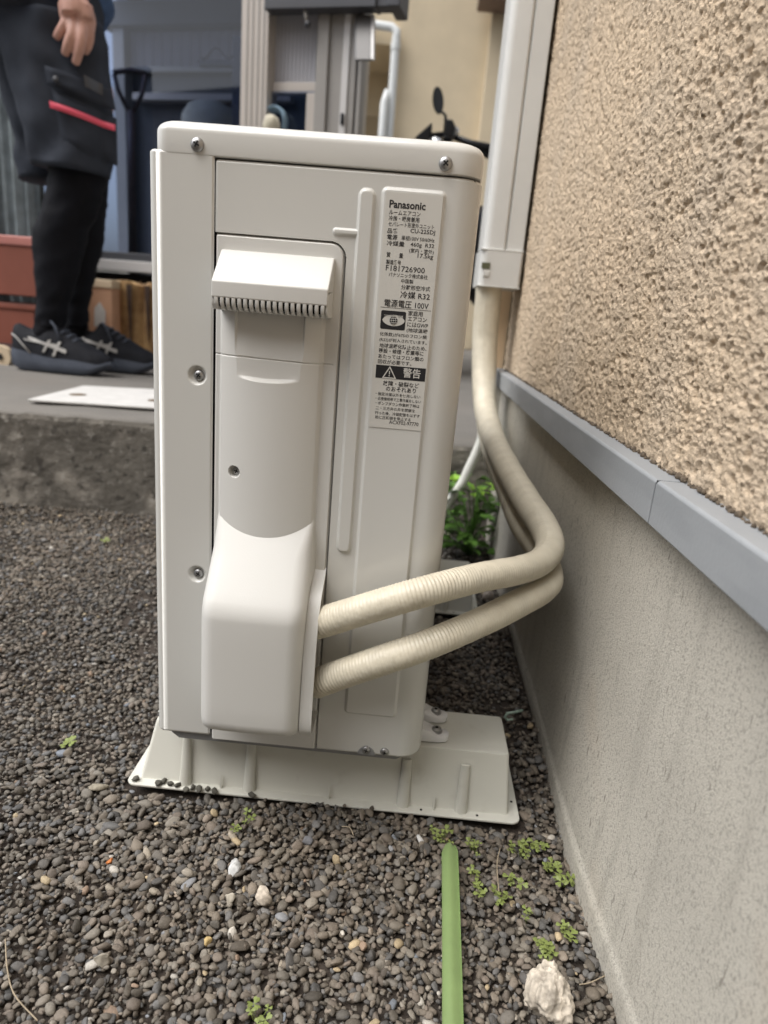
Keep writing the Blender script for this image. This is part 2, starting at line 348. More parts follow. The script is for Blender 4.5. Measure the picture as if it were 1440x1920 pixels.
# keep-out rectangles: the feet blocks
def free(x, y):
    ok = (x < .186) & (y < KY(x) - .004)
    ok &= ~((x > -.252) & (x < .147) & (y > .5505) & (y < .66))
    ok &= ~((x > -.236) & (x < .134) & (y > 1.02) & (y < 1.13))
    return ok
def gravel_points(sp, x0, x1, y0, y1, jit):
    nx = int((x1 - x0) / sp); ny_ = int((y1 - y0) / (sp * .866)); i, j = np.meshgrid(np.arange(nx), np.arange(ny_), indexing='ij')
    x = x0 + (i + .5 * (j % 2)) * sp + rng.uniform(-jit, jit, i.shape) * sp; y = y0 + j * sp * .866 + rng.uniform(-jit, jit, i.shape) * sp
    return x.ravel(), y.ravel()
def seen(x, y, mx):                            # rough wedge that the photograph (and a step to the side) can see
    return (x > -.36 * (1) - .62 * np.maximum(y - .05, 0) - mx)
def gravel(name, y0, y1, sp, smin, smax, layers):
    VV, FF, TT = [], [], []; base = 0
    for (sub, zoff, spm) in layers:
        shapes, f = pebble_shapes(sub, 16); nv = len(shapes[0]); sh = np.stack(shapes)
        x, y = gravel_points(sp * spm, -1.35, .19, y0, y1, .42); k = free(x, y) & seen(x, y, .07); x, y = x[k], y[k]; n = len(x)
        s = np.clip(rng.lognormal(math.log((smin + smax) / 2 * .92), .36, n), smin * .7, smax * 1.7)
        patch = vn(x * 7, y * 7, 11); s *= .84 + .32 * patch
        bare = vn(x * 9, y * 9, 15) > .80; keep = ~(bare & (rng.random(n) < .55)); x, y, s = x[keep], y[keep], s[keep]; n = len(x)
        sc3 = np.stack([s * rng.uniform(1.0, 1.55, n), s * rng.uniform(.75, 1.05, n), s * rng.uniform(.45, .8, n)], -1)
        rot = flatrot(n, .5); idx = rng.integers(0, len(shapes), n)
        P = np.einsum('nij,nvj->nvi', rot, sh[idx] * sc3[:, None, :])
        z = GZ + ground_h(x, y) + zoff + rng.uniform(-.0022, .0026, n)
        P += np.stack([x, y, z], -1)[:, None, :]
        col = PAL[rng.integers(0, len(PAL), n)] * rng.lognormal(0, .20, (n, 1)); r = rng.random(n)
        rare = r < .022; col[rare] = RARE[rng.integers(0, len(RARE), rare.sum())] * rng.uniform(.7, 1.1, (rare.sum(), 1))
        warm = vn(x * 4, y * 4, 21)[:, None]; col *= 1 + (warm - .5) * np.array([[.12, .04, -.06]])
        VV.append(P.reshape(-1, 3)); FF.append((f[None] + (base + np.arange(n) * nv)[:, None, None]).reshape(-1, 3)); base += n * nv
        TT.append(np.repeat(col, nv, 0))
    V = np.concatenate(VV); me = np_mesh(name, V, np.concatenate(FF)); T = np.concatenate(TT)
    at_ = me.attributes.new('tint', 'FLOAT_COLOR', 'POINT'); at_.data.foreach_set('color', np.concatenate([T, np.ones((len(T), 1))], 1).astype(np.float32).ravel())
    o = link(name, me, M['gravel']); return o
g1 = gravel('gravel', .20, .60, .0059, .0022, .0036, [(1, -.0026, 1.0), (2, .0004, 1.0)])
tag(g1, 'small rounded grey brown river pebbles covering the ground', 'gravel', kind='stuff')
g2 = gravel('gravel', .60, 1.50, .0066, .0026, .0041, [(1, -.0024, 1.25), (1, .0004, 1.0)])
tag(g2, 'far strip of grey brown pebbles running up to the concrete kerb', 'gravel', kind='stuff')

# ------------------------------------------------------------------ single stones
def stone(name, loc, size, col, label, cat='stone', group=None, rough=.35, sub=3, seed=0, colvar=.0, kinds=None):
    v, f = ico(sub); r = np.random.default_rng(seed); q = v.copy()
    for _ in range(11):
        d = r.normal(size=3); d /= np.linalg.norm(d); h = r.uniform(.45, .85) if sub < 5 else r.uniform(.68, .95); t = q @ d; q -= np.outer(np.maximum(t - h, 0) * .95, d)
    nn = vn(v[:, 0] * 2.2 + 5 + seed, v[:, 1] * 2.2 + v[:, 2] * 1.7, seed) - .5 + .5 * (vn(v[:, 0] * 6 + seed, v[:, 1] * 6 + v[:, 2] * 5.1, seed + 1) - .5)
    hi_ = 0 * nn
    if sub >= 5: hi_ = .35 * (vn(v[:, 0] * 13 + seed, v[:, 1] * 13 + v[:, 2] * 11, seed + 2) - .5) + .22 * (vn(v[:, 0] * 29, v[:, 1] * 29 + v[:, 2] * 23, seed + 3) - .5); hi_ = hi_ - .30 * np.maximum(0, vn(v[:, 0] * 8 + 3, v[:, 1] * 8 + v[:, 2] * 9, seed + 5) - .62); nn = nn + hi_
    q *= (1 + rough * nn)[:, None]; q *= np.array(size)[None]; q[:, 2] -= q[:, 2].min()
    me = np_mesh(name, q, f, sub >= 3 and rough < .4)
    if sub >= 3: me.polygons.foreach_set('use_smooth', np.ones(len(me.polygons), bool))
    T = np.array(col)[None] * np.clip(1 + 1.6 * hi_, .35, 1.3)[:, None] * (1 + colvar * (2 * vn(v[:, 0] * 3 + seed, v[:, 1] * 3 + v[:, 2] * 2, 31)[:, None] - 1))  # tint follows the relief: shade of the pits is painted into the colour
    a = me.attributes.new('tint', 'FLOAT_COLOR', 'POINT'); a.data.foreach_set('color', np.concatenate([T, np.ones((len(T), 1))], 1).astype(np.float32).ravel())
    o = link(name, me, M['chip']); o.location = loc; o.rotation_euler = (0, 0, seed * 1.3); return tag(o, label, cat, group)
def gpt(px, py, dz=0): p = atz(px, py, GZ + .002); p.z = GZ + float(ground_h(p.x, p.y)) + dz; return p
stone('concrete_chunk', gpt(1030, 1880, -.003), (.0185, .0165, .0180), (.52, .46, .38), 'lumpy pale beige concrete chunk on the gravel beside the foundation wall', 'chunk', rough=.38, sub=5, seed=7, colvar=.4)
stone('stone', gpt(440, 1626, -.001), (.0085, .0060, .0060), (.50, .50, .49), 'angular white stone lying alone in the gravel left of the green strip', rough=.3, seed=6, colvar=.2)
stone('stone', gpt(495, 1680, -.001), (.0080, .0075, .0075), (.45, .39, .32), 'rounded beige speckled stone just below the white angular stone', rough=.3, seed=9, colvar=.3)
stone('stone', gpt(432, 1680, -.001), (.0050, .0050, .0045), (.42, .38, .31), 'small cream stone left of the beige speckled stone', rough=.3, seed=12, colvar=.2)
stone('stone', gpt(193, 1790, 0), (.0068, .0058, .0052), (.30, .27, .22), 'rounded tan stone in the lower left gravel', rough=.25, seed=15, colvar=.2)
stone('stone', gpt(388, 1756, 0), (.0045, .0038, .0035), (.50, .37, .17), 'small yellow pebble in the lower middle gravel', rough=.2, seed=17)
stone('stone', gpt(205, 1606, 0), (.0035, .003, .003), (.45, .16, .05), 'tiny orange brick crumb in the left gravel', rough=.3, seed=18)
stone('stone', gpt(575, 1470 + 110, 0), (.006, .005, .004), (.17, .17, .18), 'flat dark grey pebble below the edge of the base block', rough=.2, seed=19)
stone('stone', gpt(185, 1470, 0), (.0095, .0055, .004), (.27, .24, .185), 'flat tan stone left of the base block corner', rough=.3, seed=22)
stone('stone', gpt(915, 1118, 0), (.011, .010, .012), (.48, .42, .37), 'pale lump of stone behind the unit below the curving pipes', rough=.5, seed=25, colvar=.2)
p = gpt(790, 1573); mb = MB(); mb.loft([[Vector((-.0075 + .015 * t, math.cos(a) * r, .002 + math.sin(a) * r * .7)) for a in np.linspace(0, 2 * math.pi, 9)[:-1]] for t, r in ((0, .0006), (.1, .002), (.5, .0027), (.85, .0022), (1, .0008))])
o = mb.build('white_chip', M['lidpaint'], smooth=True); o.location = p; o.rotation_euler = (0, .25, -1.0); tag(o, 'white plastic chip lying on the gravel by the far end of the green strip', 'chip')

# ------------------------------------------------------------------ house on the right: foundation, flashing, stucco
WX, FX, CY = .190, .170, 1.50                  # stucco plane, flashing front, inner corner
house = thing('house', 'tan stucco house wall on a grey concrete foundation along the right side', 'house', (.19, .6, GZ))
def ysteps(a, b, f):
    out = [a]
    while out[-1] < b: out.append(out[-1] + f(out[-1]))
    return np.array(out)
ys = ysteps(.24, CY - .002, lambda y: .0013 if y < .6 else .0019 if y < .95 else .0030)
ys[-1] = CY - .002; nr = 400; tt = np.linspace(0, 1, nr)
Yg, T = np.meshgrid(ys, tt, indexing='ij'); ztop = .07 + .42 * Yg; Zg = -.0955 + T * (ztop + .0955)
_ct = np.random.default_rng(11).random((3, 256, 256))
def lumps(y, z, cell):
    u, v = y / cell, z / cell; ui = np.floor(u).astype(int); vi = np.floor(v).astype(int); best = np.zeros_like(u)
    for di in (-1, 0, 1):
        for dj in (-1, 0, 1):
            i, j = (ui + di) & 255, (vi + dj) & 255; r = .50 + .42 * _ct[2, i, j]
            d2 = ((u - (ui + di + .15 + .7 * _ct[0, i, j])) ** 2 + (v - (vi + dj + .15 + .7 * _ct[1, i, j])) ** 2) / r ** 2
            best = np.maximum(best, np.sqrt(np.clip(1 - d2, 0, 1)) * (.45 + .55 * _ct[2, j, i]))
    return best
def stucco_h(y, z):
    wx = y + .0016 * (vn(y * 260, z * 260, 40) - .5); wz = z + .0016 * (vn(y * 260, z * 260, 41) - .5)
    pit = sst(.66, .95, lumps(wx + 2.1, wz + 1.3, .0070))
    return .0020 * lumps(wx, wz, .0031) + .0011 * lumps(wx + .7, wz + .3, .0019) + .0016 * vn(wx * 95, wz * 95, 44) + .0008 * vn(wx * 520, wz * 520, 45) - .0032 * pit
H = stucco_h(Yg, Zg)
Xg = WX + .003 - H + .0
edge = sst(.016, 0, Zg + .0955); Zg = Zg - edge * .0025 + edge * (vn(Yg * 220, Zg * 0, 50) - .5) * .005
st = link('stucco_wall', grid_mesh('stucco_wall', np.stack([Xg, Yg, Zg], -1)), M['stucco'], house)
# the rest of the wall: upwards, and towards and behind the photographer
mb = MB(); ztA = lambda y: .07 + .42 * y
mb.add([(WX + .001, .24, ztA(.24) - .004), (WX + .001, CY, ztA(CY) - .004), (WX + .001, CY, 5.6), (WX + .001, .24, 5.6)], [(0, 1, 2, 3)])
mb.add([(WX + .001, -4, -.0955), (WX + .001, .241, -.0955), (WX + .001, .241, 5.6), (WX + .001, -4, 5.6)], [(0, 1, 2, 3)])
mb.build('upper_wall', M['stucco'], house)
mb = MB().box(WX - .036, WX + .5, CY, CY + .08, -.0955, 5.6); mb.build('wall_jog', mat('jog_stucco_lit', (.74, .56, .37), .9, .06, 30, bump=.4, bscale=300), house)  # stucco made lighter and warmer, light on this face put into its colour
mb = MB().box(WX - .001, WX + .004, CY - .006, CY - .0005, -.094, 5.6); mb.build('corner_gap', mat('dark_gap', (.03, .025, .02), .8, .2), house)  # thin dark strip along the gap at the inner corner
mb = MB().box(WX + .01, WX + 6, -4, CY + .079, GZ - .2, 5.59); mb.build('house_core', M['found'], house)
# foundation face, with an uneven foot
ys = ysteps(.20, CY, lambda y: .003 if y < .7 else .006); ys[-1] = CY; zz = np.linspace(GZ - .04, -.126, 110)
Yg, Zg = np.meshgrid(ys, zz, indexing='ij')
crease = GZ + .012 + .008 * sst(1.0, .35, Yg) + .005 * (vn(Yg * 8, Yg * 0, 60) - .5)
bul = .009 * np.exp(-((Yg - .52) / .16) ** 2)
Xg = WX + .001 - sst(crease + .004, crease - .003, Zg) * (.0012 + bul * .12) - bul * sst(GZ + .16, GZ, Zg) * .8
Xg -= .0010 * (vn(Yg * 9, Zg * 9, 61) - .5) + .0004 * (vn(Yg * 60, Zg * 60, 62) - .5)
link('foundation', grid_mesh('foundation', np.stack([Xg, Yg, Zg], -1)), M['found'], house)
mb = MB().box(WX + .001, WX + .05, -4, .2, GZ - .05, -.126); mb.build('foundation', M['found'], house)
mb = MB().box(WX - .032, WX + .4, CY, CY + .075, GZ - .05, -.126); mb.build('foundation_jog', M['found'], house, bevel=.004)
# grey drip flashing, two lengths with a joint, and its return at the jog
def flash(y0, y1):
    m = MB(); poly = [(WX + .006, -.0935), (FX + .002, -.0935), (FX, -.0955), (FX, -.1245), (FX + .002, -.1255), (WX + .006, -.1255)]
    m.prism(poly, y0, y1, lambda a, b, d: Vector((a, d, b))); return m
for y0, y1 in ((-4, .4550), (.4574, CY - .0005)): flash(y0, y1).build('flashing', M['flash'], house, bevel=.0007, seg=1)
MB().box(FX + .0012, WX, .4545, .4580, -.1250, -.0940).build('flashing_joint', M['dark'], house)
MB().box(WX - .056, WX - .0205, CY, CY + .02, -.1255, -.0925).build('flashing_return', M['flash'], house, bevel=.001)
# ragged stucco edge crumbs hanging over the flashing
V, f = ico(1); VV = []; FF = []; n = 0
for y in ysteps(.26, 1.45, lambda y: .0042 + .004 * random.random()):
    s = random.uniform(.0010, .0030); q = V * np.array([s * .9, s * 1.2, s]) * (1 + .3 * (rng.random((len(V), 1)) - .5))
    VV.append(q + np.array([WX - .0015 - random.random() * .0012, y, -.0935 + random.uniform(-.0004, .0022)])); FF.append(f + n); n += len(V)
o = link('stucco_crumbs', np_mesh('stucco_crumbs', np.concatenate(VV), np.concatenate(FF)), mat('dirty_crumb', (.11, .085, .06), .95, .6, 200), house); o['kind'] = 'stuff'

# unseen house added behind the camera to hold back frontal light
nb = thing('light_blocking_house', 'unseen beige house added behind the camera to block frontal light', 'house', (-3, -3.2, GZ))
MB().box(-8, 1.2, -6, -2.6, GZ - .05, 2.5).build('wall', mat('beige_siding', (.34, .31, .27), .85, .1, 3, bump=.2, bscale=40), nb)
MB().box(-8.3, 1.5, -6, -2.3, 2.5, 2.6).build('eave', mat('dark_eave', (.10, .095, .09), .7), nb)
for x in (-5.2, -2.4):
    wf = MB().box(x, x + 1.5, -2.62, -2.56, .1, 1.3).build('window', mat('window_frame', (.20, .19, .18), .5), nb); MB().box(x + .06, x + 1.44, -2.565, -2.555, .16, 1.24).build('pane', mat('dark_pane', (.02, .025, .03), .05), wf)

# ------------------------------------------------------------------ base blocks
def block(y0, label):
    t = thing('base_block', label, 'base block', (-.052, y0 + .05, GZ), 'resin base blocks under the unit')
    x0, x1, y1 = -.247, .142, y0 + .104; zb, zt = GZ + .001, -.400
    def rr(xa, xb, ya, yb, r, z, n=5):
        pts = []
        for cx, cy, a0 in ((xb - r, ya + r, -90), (xb - r, yb - r, 0), (xa + r, yb - r, 90), (xa + r, ya + r, 180)):
            for k in range(n + 1): a = R_(a0 + 90 * k / n); pts.append(Vector((cx + r * math.cos(a), cy + r * math.sin(a), z)))
        return pts
    m = MB(); m.loft([rr(x0, x1, y0, y1, .009, zb), rr(x0, x1, y0, y1, .009, zb + .0028)]); fl = m.build('flange', M['block'], t, bevel=.0009, seg=2)
    m = MB(); e = .010
    secs = [rr(x0 + e, x1 - e, y0 + e, y1 - e, .004, zb + .0028), rr(x0 + e + .001, x1 - e - .001, y0 + e + .0006, y1 - e - .0006, .004, zb + .004)]
    secs += [rr(x0 + .024, x1 - .0165, y0 + .0185, y1 - .0185, .004, zt - .0025), rr(x0 + .0248, x1 - .0173, y0 + .0193, y1 - .0193, .004, zt - .0007), rr(x0 + .0265, x1 - .019, y0 + .021, y1 - .021, .004, zt)]
    m.loft(secs); m.build('body', M['block'], t, smooth=True, autosm=32)
    # tapered buttress ribs on the near and far faces
    for side in (0, 1):
        for xr in (-.190, -.126, .027, .084):
            m = MB(); ss = []
            for k, zq in enumerate(np.linspace(zb + .0025, zt - .013, 6)):
                g = (zq - zb) / (zt - zb); yf = y0 + .010 + .0085 * g - .0015; wdt = .0062 - .0022 * g; dp = .0052 - .0028 * g
                ss.append([Vector((xr + wdt * math.cos(a), (yf - dp * math.sin(a)) if side == 0 else (y0 + y1 - yf + dp * math.sin(a)), zq)) for a in np.linspace(0, math.pi, 9)])
            m.loft(ss); m.build('rib', M['block'], t, smooth=True, autosm=40)
        for xr in (-.186 + .032, -.047, .057):
            m = MB(); yy = y0 + .009 if side == 0 else y1 - .009
            m.prism([(0, 0), (.003 if side else -.003, 0), (0, .014)], xr - .001, xr + .001, lambda a, b, d: Vector((d, yy + a, zb + .0028 + b))); m.build('small_rib', M['block'], t)
    hx = [(x0 + .006, y0 + .0065)] + [(x, y0 + .005) for x in (-.165, .045, .100)] + [(x1 - .0055, y0 + .03), (x1 - .0055, y0 + .07)]
    for x, y in hx:
        m = MB(); m.lathe([(.0013, 0), (.0013, .0003)], (x, y, zb + .0029), n=10); m.build('drain_hole', M['dark'], t)
    return t
block(.551, 'pale resin base block with tapered ribs nearest the camera, under the unit')
block(1.024, 'far resin base block half hidden behind the unit')
# pebbles thrown onto the flange
_o = ['first', 'second', 'third', 'fourth', 'fifth', 'sixth', 'seventh', 'eighth', 'ninth', 'tenth', 'eleventh']
_x = [145, 183, 209, 237, 262, 282, 312, 337, 466, 66, 160]
PEBL = ['dark pebble on the base block flange, %s from the left' % _o[sorted(_x).index(x)] for x in _x]
for i, (zx, zy) in enumerate(((145, 347), (183, 350), (209, 352), (237, 368), (262, 362), (282, 370), (312, 367), (337, 375), (466, 388), (66, 331), (160, 338))):
    p = atz(220 + .5417 * zx, 1280 + .5417 * (zy + 6), GZ + .004); p.z = GZ + .0035; s = random.uniform(.0028, .0042)
    o = stone('pebble', p, (s * 1.25, s, s * .85), (.085, .08, .066), PEBL[i], 'pebble', 'pebbles on the base block flange', rough=.2, sub=2, seed=40 + i)

# ------------------------------------------------------------------ air conditioner outdoor unit
YP = .530; ZB, ZT = -.3865, .0965; XL, XR, YB = -.2050, .0372, 1.160
unit = thing('air_conditioner', 'ivory air conditioner outdoor unit seen from its pipe side, standing on resin blocks', 'air conditioner', (-.085, .84, -.400))
def lines(a, b, marks, step=.006, fine=.00045, band=.0028):
    s = set(np.round(np.arange(a, b + 1e-9, step), 6)) | {a, b}
    for m in marks: s |= set(np.round(np.arange(max(a, m - band), min(b, m + band) + 1e-9, fine), 6))
    return np.array(sorted(s))
def rbox(x, z, x0, x1, z0, z1, r):
    """signed distance to a rounded rectangle, negative inside"""
    dx = np.abs(x - (x0 + x1) / 2) - (x1 - x0) / 2 + r; dz = np.abs(z - (z0 + z1) / 2) - (z1 - z0) / 2 + r
    return np.minimum(np.maximum(dx, dz), 0) + np.hypot(np.maximum(dx, 0), np.maximum(dz, 0)) - r
SX = -.1563                                   # seam between front panel and side panel
PXR, PZT = -.0583, .0474                      # service cover opening
rad = .021
xl = lines(SX, XR - rad, (SX, PXR, PXR - .005, PXR - .010, -.0455 - .0055, -.0455 + .0055, -.067, -.034, .0105), .005)
zl = lines(ZB, ZT, (ZT, ZB, PZT, PZT - .005, .083, -.193, .055, .086, -.344, PZT - .010), .006)
arc = np.linspace(0, math.pi / 2, 14)[1:]; back = np.linspace(YP + rad, YB, 12)[1:]
bx_ = np.concatenate([xl, XR - rad + rad * np.sin(arc), np.full(len(back), XR)]); by_ = np.concatenate([np.full(len(xl), YP), YP + rad - rad * np.cos(arc), back])
nxv = np.concatenate([np.zeros(len(xl)), np.sin(arc), np.ones(len(back))]); nyv = np.concatenate([-np.ones(len(xl)), -np.cos(arc), np.zeros(len(back))])
BX, Zg = np.meshgrid(bx_, zl, indexing='ij'); BY = np.repeat(by_[:, None], len(zl), 1); NX = np.repeat(nxv[:, None], len(zl), 1); NY = np.repeat(nyv[:, None], len(zl), 1)
h = .0026 * sst(.0012, -.0014, rbox(BX, Zg, -.0510, -.0400, -.193, .0845, .0052))
h = np.maximum(h, .0016 * sst(.001, -.001, rbox(BX, Zg, -.0685, -.046, .0525, .0565, .0019)))
h = h + .0022 * sst(.0012, -.0018, rbox(BX, Zg, -.0345, .0105, -.3445, .0862, .0035)) 
h = np.where((NX > 0), 0, h)
h = np.where((NX == 0) & (rbox(BX, Zg, -.30, PXR, -.60, PZT, .0115) < 0), -.0045, h)
h -= .0010 * sst(.0016, 0, BX - SX) * (NX == 0) + .0012 * sst(.0018, 0, ZT - Zg)
h -= .0014 * sst(.002, 0, Zg - ZB)
h += .00035 * (vn(BX * 22, Zg * 14, 70) - .5)
side = link('side_panel', grid_mesh('side_panel', np.stack([BX + NX * h, BY + NY * h, Zg], -1)), M['paint'], unit)
side.data.set_sharp_from_angle(angle=R_(50))
# front panel strip, wraps round to the fan side
r2 = .0062; XS = SX - .0006
xl = lines(XL + r2, XS, (XS, -.1685 - .0075, -.1685 + .0075, -.1685), .004, .0006, .003)
zl = lines(ZB + .004, ZT + .0035, (ZB + .004, ZT + .0035, -.058, -.225), .006, .0006, .0105)
arc = np.linspace(math.pi / 2, 0, 12)[:-1]
backL = np.linspace(YB, YP + r2, 10)[:-1]
bx_ = np.concatenate([np.full(len(backL), XL), XL + r2 - r2 * np.sin(arc), xl]); by_ = np.concatenate([backL, YP + r2 - r2 * np.cos(arc), np.full(len(xl), YP)])
nxv = np.concatenate([-np.ones(len(backL)), -np.sin(arc), np.zeros(len(xl))]); nyv = np.concatenate([np.zeros(len(backL)), -np.cos(arc), -np.ones(len(xl))])
BX, Zg = np.meshgrid(bx_, zl, indexing='ij'); BY = np.repeat(by_[:, None], len(zl), 1); NX = np.repeat(nxv[:, None], len(zl), 1); NY = np.repeat(nyv[:, None], len(zl), 1)
h = np.full(BX.shape, .0008)
for zc_ in (-.058, -.225): h -= np.where(NX == 0, .0030 * sst(.0078, .0048, np.hypot(BX + .1690, Zg - zc_)), 0)
h -= .0014 * sst(.0016, 0, XS - BX) + .0012 * sst(.0016, 0, ZT + .0035 - Zg) + .0012 * sst(.002, 0, Zg - ZB - .004)
h += .0003 * (vn(BX * 22, Zg * 14, 71) - .5)
fp = link('front_panel', grid_mesh('front_panel', np.stack([BX + NX * h, BY + NY * h, Zg], -1)), M['paint'], unit)
# dark inner body that closes the casing, fan grille side and coil side
MB().box(XL + .004, XR - .006, YP + .004 + .003, YB - .004, ZB + .001, ZT).build('inner_casing', M['dark'], unit)
MB().box(XL + .001, XR - .001, YB - .003, YB, ZB, ZT).build('rear_panel', M['paint'], unit)
fan = MB()
for rr_ in np.linspace(.03, .20, 12):
    fan.tube([Vector((XL - .004, .83 + rr_ * math.cos(a), -.145 + rr_ * math.sin(a))) for a in np.linspace(0, 2 * math.pi, 41)], .0022, 6)
for a in np.linspace(0, math.pi, 5)[:-1]: fan.tube([Vector((XL - .005, .83 + s * .2 * math.cos(a), -.145 + s * .2 * math.sin(a))) for s in (-1, 1)], .003, 6)
fan.build('fan_grille', M['paint'], unit, smooth=True)
m = MB(); m.lathe([(.2, 0), (.2, .001)], (XL - .0022, .83, -.145), 'x', 40); m.build('fan_opening', M['dark'], unit)
m = MB()
for y in np.arange(.60, 1.13, .012): m.box(XR + .0008, XR + .0022, y, y + .004, ZB + .03, ZT - .03)
m.build('coil_fins', M['tray'], unit)
# lid
m = MB(); zl0, zl1 = ZT + .0012, .1205; r3 = .022; pts = []
for cx, cy, a0, rr_ in ((XR - .0005 - .020, YP - .0012 + .020, -90, .020), (XR - .0005 - r3, YB - r3, 0, r3), (XL + .004 + .012, YB - .012, 90, .012), (XL + .0035 + .011, YP - .0012 + .011, 180, .011)):
    for k in range(9): a = R_(a0 + 90 * k / 8); pts.append((cx + rr_ * math.cos(a), cy + rr_ * math.sin(a)))
cxm, cym = (XL + XR) / 2, (YP + YB) / 2
def ring(off, z): 
    out = []
    for x, y in pts:
        d = Vector((x - cxm, y - cym)); sx = (abs(d.x) - off) / abs(d.x); sy = (abs(d.y) - off) / abs(d.y); out.append(Vector((cxm + d.x * sx, cym + d.y * sy, z)))
    return out
br = .0085; secs = [ring(.0015, zl0 + .0), ring(.0002, zl0 + .0008), ring(0, zl0 + .002)] + [ring(0, z) for z in (zl1 - br,)] + [ring(br * (1 - math.cos(a)), zl1 - br + br * math.sin(a)) for a in np.linspace(0, math.pi / 2, 9)[1:]]
secs += [ring(.03, zl1 + .0006), ring(.06, zl1 + .001)]
m.loft(secs); m.build('top_lid', M['lid'], unit, smooth=True, autosm=45)
# bottom tray
m = MB(); m.prism([(XL + .008, YP + .012), (XL + .018, YP + .0045), (XR - .022, YP + .0045), (XR - .006, YP + .02), (XR - .003, YB - .01), (XL + .008, YB - .01)], -.3925, ZB + .004, lambda a, b, d: Vector((a, b, d)))
m.build('base_tray', M['tray'], unit, bevel=.0012)
m = MB(); m.prism([(.0080 * math.cos(a), .0085 * math.sin(a)) for a in np.linspace(0, math.pi, 15)] , YP - .0009, YP + .003, lambda a, b, d: Vector((-.0125 + a, d, -.3865 + b))); m.build('screw_tab', M['tray'], unit, bevel=.0005)

# screws
def screw(name, x, y, z, r, parent, tilt=0., material='steel'):
    m = MB(); m.lathe([(r, 0), (r, .0004), (r * .93, r * .28), (r * .7, r * .48), (r * .35, r * .58), (.0001, r * .60)], (0, 0, 0), 'y', 22)
    s = m.build(name, M[material], None, smooth=True); s.parent = parent
    s.matrix_parent_inverse = Matrix.Translation(-parent.location) if parent.type == 'EMPTY' else Matrix(); s.location = (x, y, z); s.rotation_euler = (0, tilt, 0)
    c = MB(); q = r * .46; d = r * .62
    c.box(-q, q, -d, -d + .0005, -r * .11, r * .11); c.box(-r * .11, r * .11, -d - .0001, -d + .0005, -q, q); k = c.build('cross_slot', M['dark'], None); k.parent = s
    return s
for (x, z, r, t) in ((-.1690, .1045, .0049, .5), (.0085, .1045, .0049, .75)): screw('screw', x, YP - .0012, z, r, unit, t)
for z in (-.058, -.225): screw('screw', -.1683, YP + .0020, z, .0042, unit, .6)
screw('screw', -.0128, YP - .0009, -.3808, .0038, unit, .3, 'steel'); screw('screw', .0040, YP - .0003, -.3815, .0040, unit, .2)

# service cover with the raised half-round channel
xc, hw = -.1108, .0402
xl = lines(-.1550, PXR - .0009, (-.1550, PXR - .0009, PXR - .006, PXR - .010, xc - hw, xc + hw, -.134, -.0835, -.138, -.142), .0022, .0004, .0034)
zl = lines(ZB + .001, PZT - .0008, (ZB + .001, PZT - .0008, PZT - .006, PZT - .011, -.041, -.057, -.126, -.130, -.134), .004, .0004, .0030)
X, Zg = np.meshgrid(xl, zl, indexing='ij')
kx, kz, kr = PXR - .0009 - .0108, PZT - .0008 - .0108, .0108       # rounded upper right corner: pull outer points onto the arc
dd = np.hypot(X - kx, Zg - kz); ov = (X > kx) & (Zg > kz) & (dd > kr); sc_ = np.where(ov, kr / np.maximum(dd, 1e-6), 1); X = np.where(ov, kx + (X - kx) * sc_, X); Zg = np.where(ov, kz + (Zg - kz) * sc_, Zg)
t = np.clip((X - xc) / hw, -1.2, 1.2); e = 1 - np.abs(t)
ch = .0030 * sst(0, .07, e) + .0120 * np.clip(1 - t * t, 0, 1) ** .85
ch *= sst(.006, -.004, Zg) * sst(-.335, -.325, Zg)
flat = .0112 - .0035 * sst(-.05, .0, Zg)
led = -.0535 - .0028 * (1 - ((X - xc) / .026) ** 2)
inn = sst(.0265, .0250, np.abs(X - xc)) * sst(led - .0016, led + .0016, Zg)
ch = ch * (1 - inn) + np.minimum(ch, flat) * inn
h = .0006 + ch
h -= .0016 * sst(.0014, 0, PXR - .0009 - X) + .0010 * sst(.0014, 0, X + .1550)
dcr = rbox(X, Zg, -.30, PXR - .0009, -.60, PZT - .0008, .0108); h = h - .0022 * sst(-.0014, 0, dcr)
seam = -.0405 - .0006 * np.sin((X - xc) * 40); h -= .0009 * sst(.0007, .0002, np.abs(Zg - seam)) * sst(.0485, .0475, np.abs(X - xc + .0006))
h -= .0060 * sst(.0050, .0041, np.hypot(X + .1360, Zg + .1300))
cov = link('service_cover', grid_mesh('service_cover', np.stack([X, YP - h, Zg], -1)), M['plastic'], unit)
cov.data.set_sharp_from_angle(angle=R_(55))
s = screw('screw', -.1352, YP - .0050, -.1305, .0036, unit, .4)
# hood with slotted lower lip
hx0, hx1 = -.1502, -.0660
m = MB(); secs = []
for x in np.linspace(hx0, hx1, 15):
    bow = .0022 * (1 - ((x - (hx0 + hx1) / 2) / ((hx1 - hx0) / 2)) ** 2); yf = .5012 - bow
    secs.append([Vector((x, .531, .0362)), Vector((x, .5255, .0356)), Vector((x, yf, .0129)), Vector((x, yf, .0016)), Vector((x, yf + .0022, .0016)), Vector((x, yf + .0022, .0105)), Vector((x, .531, .012))])
m.loft(secs); hood = m.build('hood', M['plastic'], unit, bevel=.0011, seg=3, ang=25)
for x in (hx0, hx1 - .0018):
    m = MB(); m.prism([(.531, .013), (.5025, .009), (.5025, -.0015), (.5045, -.0050), (.5075, -.0068), (.531, -.0068)], x, x + .0018, lambda a, b, d: Vector((d, a, b)))
    m.build('cheek', M['plastic'], hood, bevel=.0004)
nsl = 19; pitch = (hx1 - hx0 - .003) / nsl
